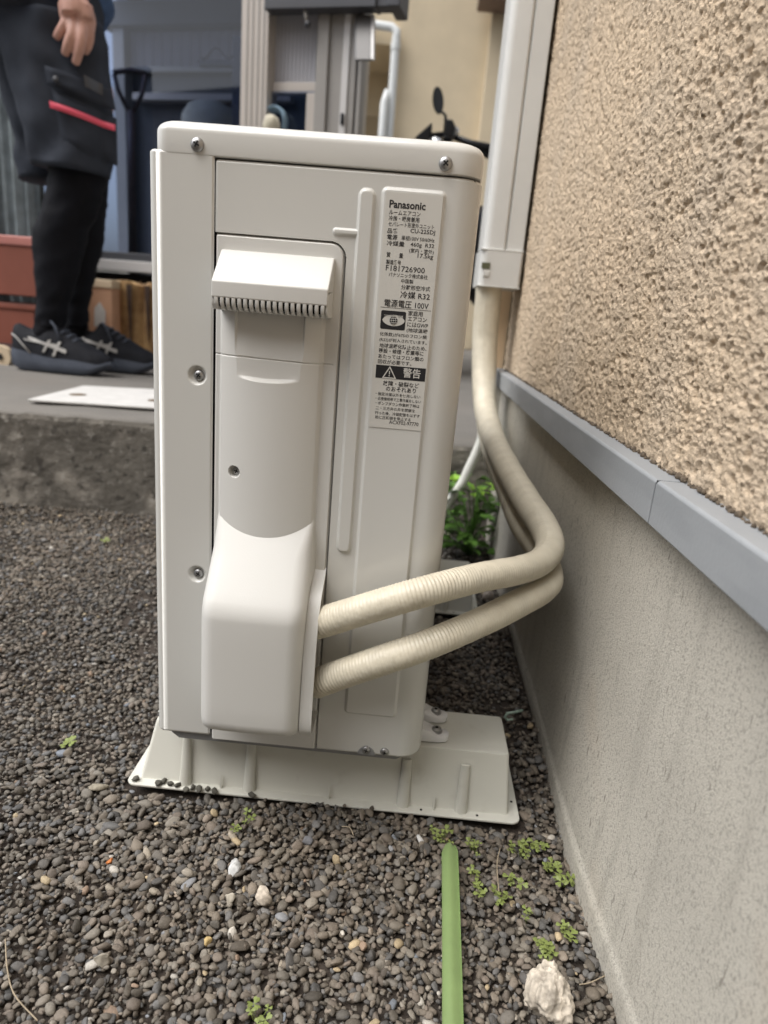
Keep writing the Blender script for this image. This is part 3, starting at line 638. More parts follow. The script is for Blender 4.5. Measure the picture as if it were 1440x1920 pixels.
for k in range(nsl):
    x = hx0 + .0015 + (k + .5) * pitch; bow = .0022 * (1 - ((x - (hx0 + hx1) / 2) / ((hx1 - hx0) / 2)) ** 2); yf = .5012 - bow; wd = pitch * .315
    prf = [(yf + .0003, .0020), (yf + .0003, -.0018), (yf + .0016, -.0044), (yf + .0040, -.0062), (yf + .008, -.0070), (.521, -.0070), (.521, -.0055), (yf + .008, -.0052), (yf + .0036, -.0036), (yf + .0024, -.001), (yf + .0024, .0020)]
    mm = MB(); mm.prism(prf, x - wd, x + wd, lambda a, b, d: Vector((d, a, b))); mm.build('slat', M['plastic'], hood, bevel=.0003, seg=1)
MB().box(hx0 + .002, hx1 - .002, .5065, .5075, -.0045, .011).build('slot_backing', M['dark'], hood)

# valve cover: sloped top, rounded box
vx0, vx1 = -.1532, -.0682; m = MB(); secs = []
prof = []                                       # (z, front depth Y)
for z in np.linspace(-.150, -.2225, 14): prof.append((z, .5335 + (z + .150) * (.5335 - .4835) / (.150 - .2225) * -1))
prof = [(z, .5375 - ((-.150 - z) / .0765) * .054) for z in np.linspace(-.150, -.2265, 14)]
r_ = .012
for a in np.linspace(0, 1, 9)[1:]: prof.append((-.2265 - a * .016, .4835 - .0052 * (1 - (1 - a) ** 2)))
for z in np.linspace(-.25, -.332, 6): prof.append((z, .4780 - .0006 * (-.25 - z) / .08))
for a in np.linspace(0, math.pi / 2, 8)[1:]: prof.append((-.332 - .0135 * math.sin(a), .4774 + .0135 * (1 - math.cos(a))))
prof.append((-.3458, .500)); prof.append((-.3458, .528))
for z, yf in prof:
    inw = 0.0; yb = .532; ds = max(.002, yb - yf); cr_ = min(.0125, ds * .48); sec = []
    k0 = .0030 * (1 - min(1, ds / .05)); xa, xb = vx0 + k0 + .0012 * (ds / .055), vx1 - k0 - .0012 * (ds / .055)
    sec.append(Vector((vx0, yb, z))); sec.append(Vector((xa, yb - ds * .4, z)))
    for a in np.linspace(0, math.pi / 2, 7): sec.append(Vector((xa + cr_ - cr_ * math.cos(a), yf + cr_ - cr_ * math.sin(a), z)))
    for u in np.linspace(0, 1, 7)[1:-1]: sec.append(Vector((xa + cr_ + (xb - xa - 2 * cr_) * u, yf - .0008 * math.sin(math.pi * u), z)))
    for a in np.linspace(math.pi / 2, 0, 7): sec.append(Vector((xb - cr_ + cr_ * math.cos(a), yf + cr_ - cr_ * math.sin(a), z)))
    sec.append(Vector((xb, yb - ds * .4, z))); sec.append(Vector((vx1, yb, z))); secs.append(sec)
m.loft(secs); vcov = m.build('valve_cover', M['plastic'], unit, smooth=True, autosm=50)
# pipe opening lip
ol = spline([(.531, -.2090), (.524, -.2150), (.505, -.2290), (.4945, -.2480), (.4895, -.2750), (.4870, -.3120), (.4862, -.3330), (.4890, -.3425), (.497, -.3475), (.531, -.3482)], 6)
m = MB(); inn_ = []
for i, (y, z) in enumerate(ol):
    tg = ol[min(i + 1, len(ol) - 1)] - ol[max(i - 1, 0)]; tg /= np.linalg.norm(tg); nrm = np.array([-tg[1], tg[0]]); 
    if nrm[0] < 0: nrm = -nrm
    inn_.append((y + nrm[0] * .0022, z + nrm[1] * .0022))
secs = [[Vector((-.0690, y, z)), Vector((-.0592, y + .0006, z)), Vector((-.0590, b[0], b[1])), Vector((-.0690, b[0], b[1]))] for (y, z), b in zip(ol, inn_)]
m.loft(secs); m.build('pipe_lip', M['plastic'], vcov, smooth=True, autosm=40)
m = MB(); m.prism([tuple(p) for p in ol], -.0692, -.0672, lambda a, b, d: Vector((d, a, b))); m.build('lip_plate', M['plastic'], vcov)
m = MB(); m.prism([(a + .003, b) for a, b in inn_ if a < .526], -.0671, -.0660, lambda a, b, d: Vector((d, a, b))); m.build('pipe_opening', M['dark'], vcov)

# mounting foot on the wall side and the garden side
for (yy, tag_) in ((.602, 0), (1.075, 0)):
    m = MB(); m.box(XL - .02, XR + .012, yy - .020, yy + .028, -.4005, -.3985); m.build('foot', M['paint'], unit, bevel=.0008)
    if yy < 1:
        for y in (yy - .0165, yy + .0165):
            m = MB(); ss = []
            for x, wd, hh in ((XR - .012, .010, .013), (XR + .004, .0095, .012), (XR + .012, .0092, .0085), (XR + .019, .0092, .0062), (XR + .0260, .0070, .0056), (XR + .0290, .003, .005)):
                ss.append([Vector((x, y - wd, -.3985)), Vector((x, y - wd, -.3985 + hh * .7)), Vector((x, y - wd * .8, -.3985 + hh)), Vector((x, y + wd * .8, -.3985 + hh)), Vector((x, y + wd, -.3985 + hh * .7)), Vector((x, y + wd, -.3985))])
            m.loft(ss); lug = m.build('foot_lug', M['lug'], unit, smooth=True, autosm=50)
            m = MB(); m.lathe([(.0060, 0), (.0060, .0008), (.0048, .001), (.0046, .0035), (.0036, .0042), (.0001, .0043)], (XR + .0165, y, -.3985 + .0064), n=14); b = m.build('bolt', M['steel'], lug, smooth=True, autosm=40)
            m = MB(); m.lathe([(.0017, 0), (.0017, .0004)], (XR + .0165, y, -.3985 + .0108), n=6); m.build('bolt_socket', M['dark'], lug)

# ------------------------------------------------------------------ the printed label
LY = YP - .00255
def lab(zx, zy, Y=LY): p = at(690 + zx / 4.176, 350 + zy / 4.176, Y); return p.x, p.z
lx0, lz0 = -.0318, -.0860; lx1, lz1 = .0090, .0835
lb = MB(); lb.prism([(lx0, lz0), (lx1, lz0), (lx1, lz1), (lx0, lz1)], LY, LY + .0004, lambda a, b, d: Vector((a, d, b))); label_o = lb.build('rating_label', M['label_ground'], unit)
def text_mesh(body, bold=0.):
    cu = bpy.data.curves.new('t', 'FONT'); cu.body = body; cu.resolution_u = 2; cu.offset = bold; cu.size = 1.0
    o = bpy.data.objects.new('t', cu); C.objects.link(o); dg = bpy.context.evaluated_depsgraph_get(); e = o.evaluated_get(dg); me = e.to_mesh()
    v = np.array([p.co[:] for p in me.vertices]); f = [tuple(p.vertices) for p in me.polygons]; e.to_mesh_clear(); bpy.data.objects.remove(o); bpy.data.curves.remove(cu); return v, f
LINES = [("Panasonic", 168, 452, 133, 52, .028), ("ルームエアコン", 165, 412, 198, 30, .01), ("冷房・暖房兼用", 162, 402, 244, 34, .01), ("セパレート形室外ユニット", 160, 518, 290, 32, .008),
 ("品番", 152, 235, 343, 34, .012), ("CU-225DJ", 332, 525, 350, 36, .012), ("電源", 150, 230, 392, 34, .012), ("単相100V 50/60Hz", 262, 520, 400, 32, .008), ("冷媒量", 148, 285, 440, 34, .012), ("460g  R32", 332, 518, 456, 34, .008),
 ("(室内・室外)", 322, 515, 500, 34, .008), ("質　　量", 145, 275, 531, 34, .012), ("17.5kg", 388, 510, 545, 38, .008), ("製造番号", 142, 258, 588, 32, .015), ("F181726900", 140, 445, 634, 38, .006), ("パナソニック株式会社", 162, 467, 686, 30, .01),
 ("中国製", 260, 355, 738, 30, .01), ("分離形空冷式", 260, 487, 785, 34, .01), ("冷媒 R32", 253, 485, 844, 50, .012), ("電源電圧 100V", 128, 475, 908, 52, .010),
 ("家庭用", 315, 428, 990, 36, .01), ("エアコン", 312, 460, 1034, 30, .01), ("にはGWP", 308, 470, 1078, 32, .01), ("(地球温暖", 302, 467, 1124, 34, .01),
 ("化係数)が675のフロン類", 92, 460, 1152, 32, .008), ("(R32)が封入されています。", 90, 460, 1196, 32, .008), ("地球温暖化防止のため、", 90, 460, 1240, 32, .01), ("移設・修理・廃棄等に", 85, 435, 1280, 34, .012), ("あたってはフロン類の", 80, 435, 1324, 32, .01), ("回収が必要です。", 78, 340, 1366, 32, .01),
 ("故障・破裂など", 118, 400, 1536, 38, .012), ("のおそれあり", 140, 375, 1580, 36, .012), ("・指定冷媒以外を使用しない", 60, 410, 1618, 26, .006), ("・近傍接続等で工事作業をしない", 60, 415, 1655, 26, .006), ("・ポンプダウン作業終了時は", 60, 403, 1692, 26, .006), ("　二・三方弁の弁を閉鎖を", 60, 368, 1730, 26, .006), ("　行った後、冷媒配管をはずす", 55, 405, 1768, 26, .006), ("　前に圧縮機を停止する", 55, 335, 1802, 26, .006), ("ACXF02-97770", 165, 395, 1842, 28, .006)]
def put(mbd, body, zx0, zx1, zy, hgt, bold, Y):
    v, f = text_mesh(body, bold)
    if not len(v): return
    x0, z = lab(zx0, zy); x1, _ = lab(zx1, zy + (zx1 - zx0) * .07); z -= 0; hh = hgt / 4.176 / F * .53 * 1.03
    a, b = v.min(0), v.max(0); sx = (x1 - x0) / (b[0] - a[0]); sz = hh / (b[1] - a[1])
    mbd.add([Vector((x0 + (p[0] - a[0]) * sx, Y, z + (p[1] - (a[1] + b[1]) / 2) * sz)) for p in v], f)
ink = MB()
for L in LINES: put(ink, *L, LY - .00012)
x0, z0 = lab(98, 943); x1, _ = lab(495, 967); ink.add([(x0, LY - .00012, z0), (x1, LY - .00012, z0), (x1, LY - .00012, z0 + .0003), (x0, LY - .00012, z0 + .0003)], [(0, 1, 2, 3)])
ink.build('lettering', M['ink'], label_o)
def quadp(mbd, a, b, Y, r=0):
    (xa, za), (xb, zb) = a, b; n = 5; pts = []
    for cx, cz, a0 in ((xb - r, zb + r, -90), (xb - r, za - r, 0), (xa + r, za - r, 90), (xa + r, zb + r, 180)):
        for k in range(n + 1): t = R_(a0 + 90 * k / n); pts.append(Vector((cx + r * math.cos(t), Y, cz + r * math.sin(t))))
    mbd.add(pts, [tuple(range(len(pts)))])
bd = MB(); quadp(bd, lab(65, 1392), (lab(455, 1416)[0], lab(65, 1495)[1]), LY - .00012); bd.build('warning_band', M['ink'], label_o)
wh = MB(); put(wh, "警告", 275, 412, 1456, 70, .012, LY - .0003)
cxx, czz = lab(168, 1458); tri = [(0, .0052), (.0055, -.0042), (-.0055, -.0042)]; tin = [(0, .0036), (.0041, -.0034), (-.0041, -.0034)]
wh.add([(cxx + a, LY - .0003, czz + b) for a, b in tri + tin], [(0, 1, 4, 3), (1, 2, 5, 4), (2, 0, 3, 5)])
wh.add([(cxx + a, LY - .0003, czz + b) for a, b in ((-.0004, .0014), (.0004, .0014), (.0003, -.0012), (-.0003, -.0012), (-.0004, -.0018), (.0004, -.0018), (.0004, -.0026), (-.0004, -.0026))], [(0, 1, 2, 3), (4, 5, 6, 7)])
wh.build('warning_lettering', M['label_ground'], label_o)
eb = MB(); quadp(eb, lab(105, 965), (lab(300, 977)[0], lab(105, 1112)[1]), LY - .00012, .0012); eb.build('eye_emblem_ground', M['ink'], label_o)
ex, ez = lab(200, 1048); ey = MB(); pts = [(ex + .0084 * math.cos(a), LY - .0003, ez + .0041 * math.sin(a) * abs(math.sin(a)) ** .25) for a in np.linspace(0, 2 * math.pi, 41)[:-1]]; ey.add(pts, [tuple(range(40))])
put(ey, "フロン回収・破壊", 125, 275, 1008, 18, .01, LY - .0003); ey.build('eye_emblem', M['label_ground'], label_o)
gl = MB(); gl.add([(ex + .0030 * math.cos(a), LY - .0005, ez + .0030 * math.sin(a)) for a in np.linspace(0, 2 * math.pi, 25)[:-1]], [tuple(range(24))]); gl.build('eye_globe', M['ink'], label_o)
gm = MB()
for kx in (-.55, 0, .55): gm.tube([Vector((ex + .0030 * kx * math.cos(a), LY - .00065, ez + .0029 * math.sin(a))) for a in np.linspace(-1.5, 1.5, 9)], .00012, 4)
for kz in (-.5, 0, .5): gm.tube([Vector((ex + s * .003 * math.sqrt(1 - kz * kz), LY - .00065, ez + .003 * kz)) for s in (-1, 1)], .00012, 4)
gm.build('globe_lines', M['label_ground'], label_o)

# ------------------------------------------------------------------ pipes, drain hose, duct
def taped(name, P, rad_keys, label, amp=.00065, pitch=.0029, seg=26):
    """P control points, rad_keys one radius per control point"""
    Q = spline(np.column_stack([np.array([list(p) for p in P]), rad_keys]), 40); d = np.linalg.norm(np.diff(Q[:, :3], axis=0), axis=1); s = np.concatenate([[0], np.cumsum(d)])
    ss = np.arange(0, s[-1], .00065); q = np.stack([np.interp(ss, s, Q[:, k]) for k in range(4)], -1); q[:, 3] *= 1.06; n = len(ss)
    T = np.gradient(q[:, :3], axis=0); T /= np.linalg.norm(T, axis=1)[:, None]; a = np.zeros((n, 3)); v = np.array([0, 0, 1.]); v -= T[0] * (v @ T[0])
    for i in range(n): v = v - T[i] * (v @ T[i]); v /= np.linalg.norm(v); a[i] = v
    b = np.cross(T, a); th = np.linspace(0, 2 * np.pi, seg, endpoint=False)
    wob = .6 * (vn(ss * 90, 0 * ss, 80) - .5); ph = (ss[:, None] / pitch + wob[:, None] + th[None] / (2 * np.pi)) % 1.0
    am = amp * (.55 + .9 * vn(ss * 22, ss * 0, 81))[:, None] * (.5 + vn(ss[:, None] * 40, np.cos(th)[None] * 2 + 3, 82))
    r = q[:, 3][:, None] * (1 + .02 * (vn(ss[:, None] * 30, np.cos(th)[None] + 3, 83) - .5)) + am * (ph - .5)
    P3 = q[:, None, :3] + r[..., None] * (np.cos(th)[None, :, None] * a[:, None] + np.sin(th)[None, :, None] * b[:, None])
    P3 = np.concatenate([P3, P3[:, :1]], 1); o = link(name, grid_mesh(name, P3, flip=True), M['tape']); recenter(o); return tag(o, label, 'pipe')
UP = [(590, 1171, .512, .0118), (625, 1160, .506, .0121), (710, 1134, .498, .0118), (800, 1108, .503, .0117), (897, 1083, .532, .0117), (972, 1069, .572, .0119), (1014, 1053, .612, .0124), (1031, 1024, .650, .0135), (1017, 985, .712, .0150), (990, 945, .80, .0165), (955, 885, .955, .0175), (926, 825, 1.17, .0190), (911, 770, 1.315, .0205), (908, 715, 1.372, .0225), (909, 640, 1.40, .0240), (915, 560, 1.40, .0240), (922, 490, 1.40, .0240)]
upper = taped('insulated_pipe', [at(a, b, c) for a, b, c, _ in UP], [k[3] for k in UP], 'upper cream taped refrigerant pipe running from the valve cover to the wall duct')
LO = [(590, 1283, .512, .0116), (625, 1269, .506, .0118), (710, 1240, .498, .0117), (800, 1209, .503, .0116), (897, 1168, .532, .0116), (972, 1131, .570, .0118), (1020, 1104, .610, .0120), (1031, 1078, .648, .0122), (1011, 1030, .718, .0135), (979, 980, .815, .0155), (949, 908, .975, .0165), (922, 842, 1.185, .017), (911, 792, 1.305, .017)]
lower = taped('insulated_pipe', [at(a, b, c) for a, b, c, _ in LO], [k[3] for k in LO], 'lower cream taped refrigerant pipe tucked beneath the upper pipe at the bend')
dh = [at(910, 785, 1.36), at(904, 818, 1.345), at(893, 848, 1.335), at(880, 876, 1.325), at(866, 906, 1.315), at(848, 930, 1.305), at(832, 955, 1.29), at(815, 1010, 1.27)]
Q = spline([list(p) for p in dh], 30); m = MB(); m.tube([Vector(q) for q in Q], [.0092 + .0003 * math.sin(i * 1.5) for i in range(len(Q))], 14); o = m.build('drain_hose', M['drain'], smooth=True); recenter(o)
tag(o, 'pale thin drain hose slanting down from the pipe bundle into the weeds', 'hose')
# wall duct (slim cover with a lower joint collar)
duct = thing('pipe_duct', 'ivory plastic pipe duct rising along the stucco wall above the pipes', 'duct', (.145, 1.42, -.0))
def ductprof(x0, x1, y0, y1, r):
    pts = [(x1, y1), (x0, y1)]
    for a in np.linspace(math.pi, 1.5 * math.pi, 9): pts.append((x0 + r + r * math.cos(a), y0 + r + r * math.sin(a)))
    pts += [(x1 - .004, y0), (x1, y0 + .004)]; return pts
dx0, dx1, dy0, dy1 = .1065, .1830, 1.368, 1.478
zc0 = at(930, 470, 1.38).z; zc1 = at(925, 538, 1.38).z
m = MB(); m.prism(ductprof(dx0, dx0 + .043, dy0, dy1, .016), zc0 - .004, 3.4, lambda a, b, d: Vector((a, b, d))); m.build('cover', M['duct'], duct, smooth=True, autosm=30)
m = MB(); m.prism([(dx0 + .0442, dy0 + .002), (dx1, dy0 + .002), (dx1 + .002, dy1), (dx0 + .0442, dy1)], zc0 - .004, 3.4, lambda a, b, d: Vector((a, b, d))); m.build('backing', M['duct'], duct, bevel=.002)
m = MB(); m.prism(ductprof(dx0 - .003, dx1 + .001, dy0 - .004, dy1 + .002, .015), zc1, zc0, lambda a, b, d: Vector((a, b, d))); m.build('collar', M['duct'], duct, bevel=.0012, ang=40)
p = at(911, 498, dy0 - .0045); MB().box(p.x - .008, p.x + .008, dy0 - .0052, dy0 - .003, p.z - .0055, p.z + .0055).build('catch_slot', mat('olive_slot', (.09, .095, .05), .7), duct)
MB().box(p.x - .004, p.x + .008, dy0 - .0062, dy0 - .003, p.z - .019, p.z - .0085).build('catch_tab', M['duct'], duct, bevel=.001)
for k in (0, 1): MB().box(dx0 - .0034, dx1 + .0014, dy0 - .0046, dy1, (zc0, zc1)[k] - .0008, (zc0, zc1)[k] + .0008).build('collar_bead', M['duct'], duct, bevel=.0004, seg=1)

# ------------------------------------------------------------------ green strip on the gravel
a, b = atz(843, 1586, GZ + .006), atz(850, 1950, GZ + .007); dirv = (b - a).normalized(); sidev = Vector((dirv.y, -dirv.x, 0)).normalized() * -1; L = 1.02 * (b - a).length + .22
m = MB(); secs = []
for k, s in enumerate(np.concatenate([[0, .004, .008, .012], np.linspace(.03, L, 30)])):
    wdt = .0072 * (1 - .40 * max(0, 1 - s / .006)); c = a + dirv * s; c.z = GZ + .004 + .0012 * math.sin(s * 22) ; lift = .0016
    prf = [(-1, .0005), (-.86, .0034), (-.3, .0052), (.12, .0056), (.55, .0036), (.93, .0028), (1, .0042), (1, .0030), (.9, .0016), (.5, .0024), (.1, .0044), (-.3, .0040), (-.8, .0022)]
    secs.append([c + sidev * (p_ * wdt) + Vector((0, 0, q_)) for p_, q_ in prf])
m.loft(secs); gs = m.build('green_strip', M['green_strip'], smooth=True, autosm=50)
tag(gs, 'long green plastic strip with a folded edge lying on the gravel', 'strip')
m = MB()
for s in np.arange(.02, L, .0042):
    c = a + dirv * s; c.z = GZ + .0041 + .0012 * math.sin(s * 22); e = sidev * -.0049
    q0 = c + e + Vector((0, 0, .00395)); m.add([q0 + sidev * .0007, q0 + sidev * .0012 + dirv * .0022 + Vector((0, 0, .0002)), q0 + sidev * .0017 + dirv * .0022 + Vector((0, 0, .00055)), q0 + sidev * .0012 + Vector((0, 0, .00040))], [(0, 1, 2, 3)])
m.build('stitch_marks', M['green_dark'], gs)
# mint hook
p = gpt(960, 1345); m = MB(); m.tube([p + Vector(v) for v in ((.013, .006, .012), (.004, .004, .010), (-.006, .001, .009), (-.009, .0, .004), (-.005, -.003, .002), (.001, -.003, .004))], .0017, 8)
o = m.build('plastic_hook', M['mint'], smooth=True); recenter(o); tag(o, 'small mint green plastic hook on the gravel behind the near base block', 'hook')
# straws
for (pts, lbl) in (([(10, 1762), (14, 1820), (28, 1862), (70, 1908)], 'bent dry straw on the gravel at the lower left edge'), ([(938, 1588), (932, 1620), (936, 1672)], 'thin dry stem standing among the small weeds'), ([(1085, 1852), (1105, 1848), (1133, 1835)], 'short dry straw leaning from the concrete chunk to the foundation'), ([(640, 1560), (655, 1562), (662, 1575)], 'tiny curled straw below the base block')):
    m = MB(); Q = spline([list(gpt(*q, .0075)) for q in pts], 8); m.tube([Vector(q) for q in Q], .0005, 6); o = m.build('straw', M['straw'], smooth=True); recenter(o); tag(o, lbl, 'straw')

# ------------------------------------------------------------------ weeds: three-lobed leaves on short stems
def leaf_mesh(name, n=3, notch=.25):
    m = MB()
    for k in range(n):
        a0 = 2 * math.pi * k / n; pts = [(0, 0, 0)]
        for t in np.linspace(-1, 1, 9):
            rr_ = 1.0 * (1 - notch * math.exp(-(t / .25) ** 2)) * (1 - .28 * t * t); a = a0 + t * .62; pts.append((rr_ * math.cos(a), rr_ * math.sin(a), .18 * rr_ - .12 * abs(t)))
        m.add(pts, [(0, i, i + 1) for i in range(1, 9)])
    me = bpy.data.meshes.new(name); me.from_pydata(m.v, [], m.f); return me
def blade_mesh(name):
    m = MB(); v = []
    for t in np.linspace(0, 1, 8):
        w_ = .28 * math.sin(math.pi * min(1, t * .92 + .06)) ** .8 * (1 + .25 * math.cos(t * 22)); zz_ = .30 * t - .42 * t * t; v += [(t, -w_, zz_ + .06), (t, 0, zz_), (t, w_, zz_ + .06)]
    f = []
    for k in range(7):
        for i in (0, 1): f.append((3 * k + i, 3 * k + 3 + i, 3 * k + 4 + i, 3 * k + 1 + i))
    m.add(v, f); me = bpy.data.meshes.new(name); me.from_pydata(m.v, [], m.f); me.polygons.foreach_set('use_smooth', np.ones(len(me.polygons), bool)); return me
LM = leaf_mesh('leaf'); LM.materials.append(M['leaf']); LB = blade_mesh('leaf'); LB.materials.append(M['leaf2']); LB3 = blade_mesh('leaf'); LB3.materials.append(M['leaf3'])
def weed(px, py, n, spread, size, label):
    base = gpt(px, py); t = thing('weed', label, 'weed', base, 'small clover-like weeds in the gravel'); stem = MB()
    for k in range(max(2, int(n * .75))):
        a = random.uniform(0, 2 * math.pi); r = spread * math.sqrt(random.random()); q = base + Vector((r * math.cos(a), r * math.sin(a), random.uniform(.005, .011)))
        o = bpy.data.objects.new('leaf', LM); C.objects.link(o); o.parent = t; o.location = q - base; s = size * random.uniform(.8, 1.55); o.scale = (s, s, s); o.rotation_euler = (random.uniform(-.35, .35), random.uniform(-.35, .35), random.uniform(0, 6.3))
        stem.tube([base + Vector((r * .2 * math.cos(a), r * .2 * math.sin(a), 0)), base + Vector((r * .7 * math.cos(a), r * .7 * math.sin(a), .004)), q], .00035, 5)
    stem.build('stem', M['leaf'], t, smooth=True)
for a_ in ((828, 1568, 13, .011, .0040, 'dense green weed at the far tip of the green strip'), (890, 1585, 9, .011, .0034, 'dull green weed right of the green strip tip, below the block corner'), (975, 1590, 11, .009, .0046, 'bright weed clump nearest the right corner of the base block'), (1010, 1583, 7, .007, .0042, 'small weed between the base block corner and the foundation'),
           (890, 1638, 6, .007, .0042, 'dull single weed just right of the green strip middle'), (968, 1650, 7, .008, .0042, 'weed beside the thin upright dry stem'), (1032, 1622, 8, .008, .0044, 'weed close to the foundation, upper of two'), (1058, 1650, 8, .007, .0046, 'weed touching the foundation, lower of two'),
           (905, 1668, 6, .006, .0044, 'yellowish weed left of the dry stem foot'), (938, 1680, 7, .007, .0046, 'broad leaved weed at the dry stem foot'), (992, 1715, 5, .006, .0040, 'little weed alone midway between green strip and foundation'),
           (1025, 1785, 14, .009, .0042, 'leafy weed just above the concrete chunk'), (1065, 1750, 9, .007, .0046, 'brightest weed above and right of the concrete chunk'), (455, 1550, 9, .012, .0036, 'faded weed under the near edge of the base block'), (484, 1905, 8, .008, .0040, 'pale weed at the bottom edge of the picture')): weed(*a_)
for px, py, lbl in ((128, 1398, 'tiny light green seedling in the gravel left of the base block'), (197, 1015, 'tiny seedling in the far gravel below the kerb')): weed(px, py, 2, .003, .006, lbl)
# leafy plant between the far block and the kerb
pb = gpt(878, 1040); plant = thing('leafy_plant', 'leafy green plant growing at the kerb between the unit and the pipes', 'plant', pb); stem = MB()
for k in range(140):
    a = random.uniform(0, 2 * math.pi); hgt = random.uniform(.02, .165); r = random.uniform(.01, .072) * (1 - .25 * hgt / .165); q = pb + Vector((r * math.cos(a) - .008, r * .8 * math.sin(a), hgt))
    o = bpy.data.objects.new('leaf', LB3 if (hgt > .12 and random.random() < .5) else LB); C.objects.link(o); o.parent = plant; o.location = q - pb; s = random.uniform(.020, .036); o.scale = (s, s, s); o.rotation_euler = (random.uniform(-.5, .5), random.uniform(-.5, .3), a + random.uniform(-.6, .6))
    if k % 3 == 0: stem.tube([pb, pb + Vector((r * .5 * math.cos(a), r * .4 * math.sin(a), hgt * .6)), q], .0012, 5)
stem.build('stem', M['leaf2'], plant, smooth=True)

# ------------------------------------------------------------------ drain lid in the paving
c4 = [atz(52, 753, PZ + .004), atz(288 + 60, 772, PZ + .004), atz(288 + 75, 737, PZ + .004), atz(155, 727, PZ + .004)]
m = MB(); m.add([p for p in c4] + [p + Vector((0, 0, .006)) for p in c4], [(0, 1, 2, 3), (4, 5, 6, 7), (0, 1, 5, 4), (1, 2, 6, 5), (2, 3, 7, 6), (3, 0, 4, 7)])
dl = thing('manhole_cover', 'white painted manhole cover set in the paving near the kerb', 'manhole cover', sum(c4, Vector()) / 4); m.build('plate', M['lidpaint'], dl, bevel=.002)
for px, py in ((146, 740), (292, 751)):
    p = atz(px, py, PZ + .0102); m = MB(); m.lathe([(.020, 0), (.019, .0006), (.006, .0004), (.0055, -.002)], p, n=18); m.build('lifting_hole', M['rust'], dl)

def ell0(c, rx, ry, n=18): return [c + Vector((rx * math.cos(a) * (1 + .06 * math.sin(3 * a)), ry * math.sin(a), .004 * math.sin(5 * a))) for a in np.linspace(0, 2 * math.pi, n, endpoint=False)]
# ------------------------------------------------------------------ sunroom behind
SA = R_(12); SU = Vector((math.cos(SA), -math.sin(SA), 0)); SV = Vector((math.sin(SA), math.cos(SA), 0)); SO = Vector((-.709, 3.0, 0))
def T_(p): return SO + SU * p.x + SV * p.y + Vector((0, 0, p.z))
def su(px, py, v=0.):
    d = Vector(ray(px, py)); t = ((SO.dot(SV)) + v) / d.dot(SV); q = d * t; return (q - SO).dot(SU), q.z
room = thing('sunroom', 'aluminium framed glass sunroom with a dark interior behind the person', 'sunroom', T_(Vector((0, .6, PZ))))
def sb(name, mt, u0, u1, v0, v1, z0, z1, parent=room, bevel=.003): return MB().box(u0, u1, v0, v1, z0, z1, T_).build(name, M[mt], parent, bevel=bevel, seg=1)
TOPZ = 1.9
post = sb('post', 'alu', -.060, .052, -.05, .05, PZ, TOPZ)
for q in (-.034, -.012, .012, .034): MB().box(q - .002, q + .002, -.0525, -.049, PZ, TOPZ, T_).build('post_groove', M['alu_grey'], post)
sb('corner_post', 'alu_dark', -.90, -.83, -.04, .04, PZ, TOPZ)
sb('post', 'alu_grey', .243, .290, -.035, .035, PZ, TOPZ)
sb('sill', 'alu_white', -1.6, -.060, -.06, .04, .085, .130); sb('sill', 'alu_grey', .052, .243, -.03, .03, .085, .13)
sb('underfloor', 'dark', -1.6, -.05, .05, 1.5, PZ, .08, bevel=0)
sb('skirt', 'alu_dark', .052, .42, -.01, .03, PZ, .085)
sb('glass_pane', 'glass', -.83, -.060, -.004, .004, .13, TOPZ, bevel=0); sb('glass_pane', 'glass', -1.6, -.90, -.004, .004, .13, TOPZ, bevel=0); sb('glass_pane', 'glass', .052, .243, -.004, .004, .13, .80, bevel=0)
sb('bottom_rail', 'alu_dark', -.83, -.060, -.02, .02, .13, .165)
# inner frame right of the post: grey translucent panel above, rail, dark pane below
z1 = su(550, 159)[1]; sb('rail', 'alu', .052, .243, .0, .03, z1 - .030, z1 + .01); sb('sash_stile', 'alu', .200, .243, -.01, .02, .13, z1 - .03)
for k in range(24):
    u0 = .052 + k * .008; MB().box(u0, u0 + .0076, .018 + .003 * (k % 2), .026, z1 + .01, TOPZ, T_).build('sheet_flute', M['corr_front'], room)
# interior back wall
sb('back_wall', 'alu_dark', -1.6, -.06, 1.45, 1.50, .08, 1.32, bevel=0)
for k in range(48):
    u0 = -1.62 + k * .032; MB().box(u0, u0 + .031, 1.43 + .006 * (k % 2), 1.46, 1.32, 1.54, T_).build('back_sheet_flute', M['corr'], room)
sb('back_rail', 'alu_grey', -1.6, -.06, 1.40, 1.44, 1.305, 1.335); sb('back_rail', 'alu', -1.50, -.45, 1.36, 1.42, 1.14, 1.18)
sb('back_post', 'alu_grey', -1.63, -1.55, 1.36, 1.45, .08, 1.65); sb('back_post', 'alu_dark', -1.40, -1.36, 1.36, 1.40, .08, .8); sb('back_post', 'alu_dark', -.62, -.58, 1.36, 1.40, .08, .8)
sb('back_beam', 'alu_dark', -1.7, -.06, 1.34, 1.46, 1.53, 1.66)
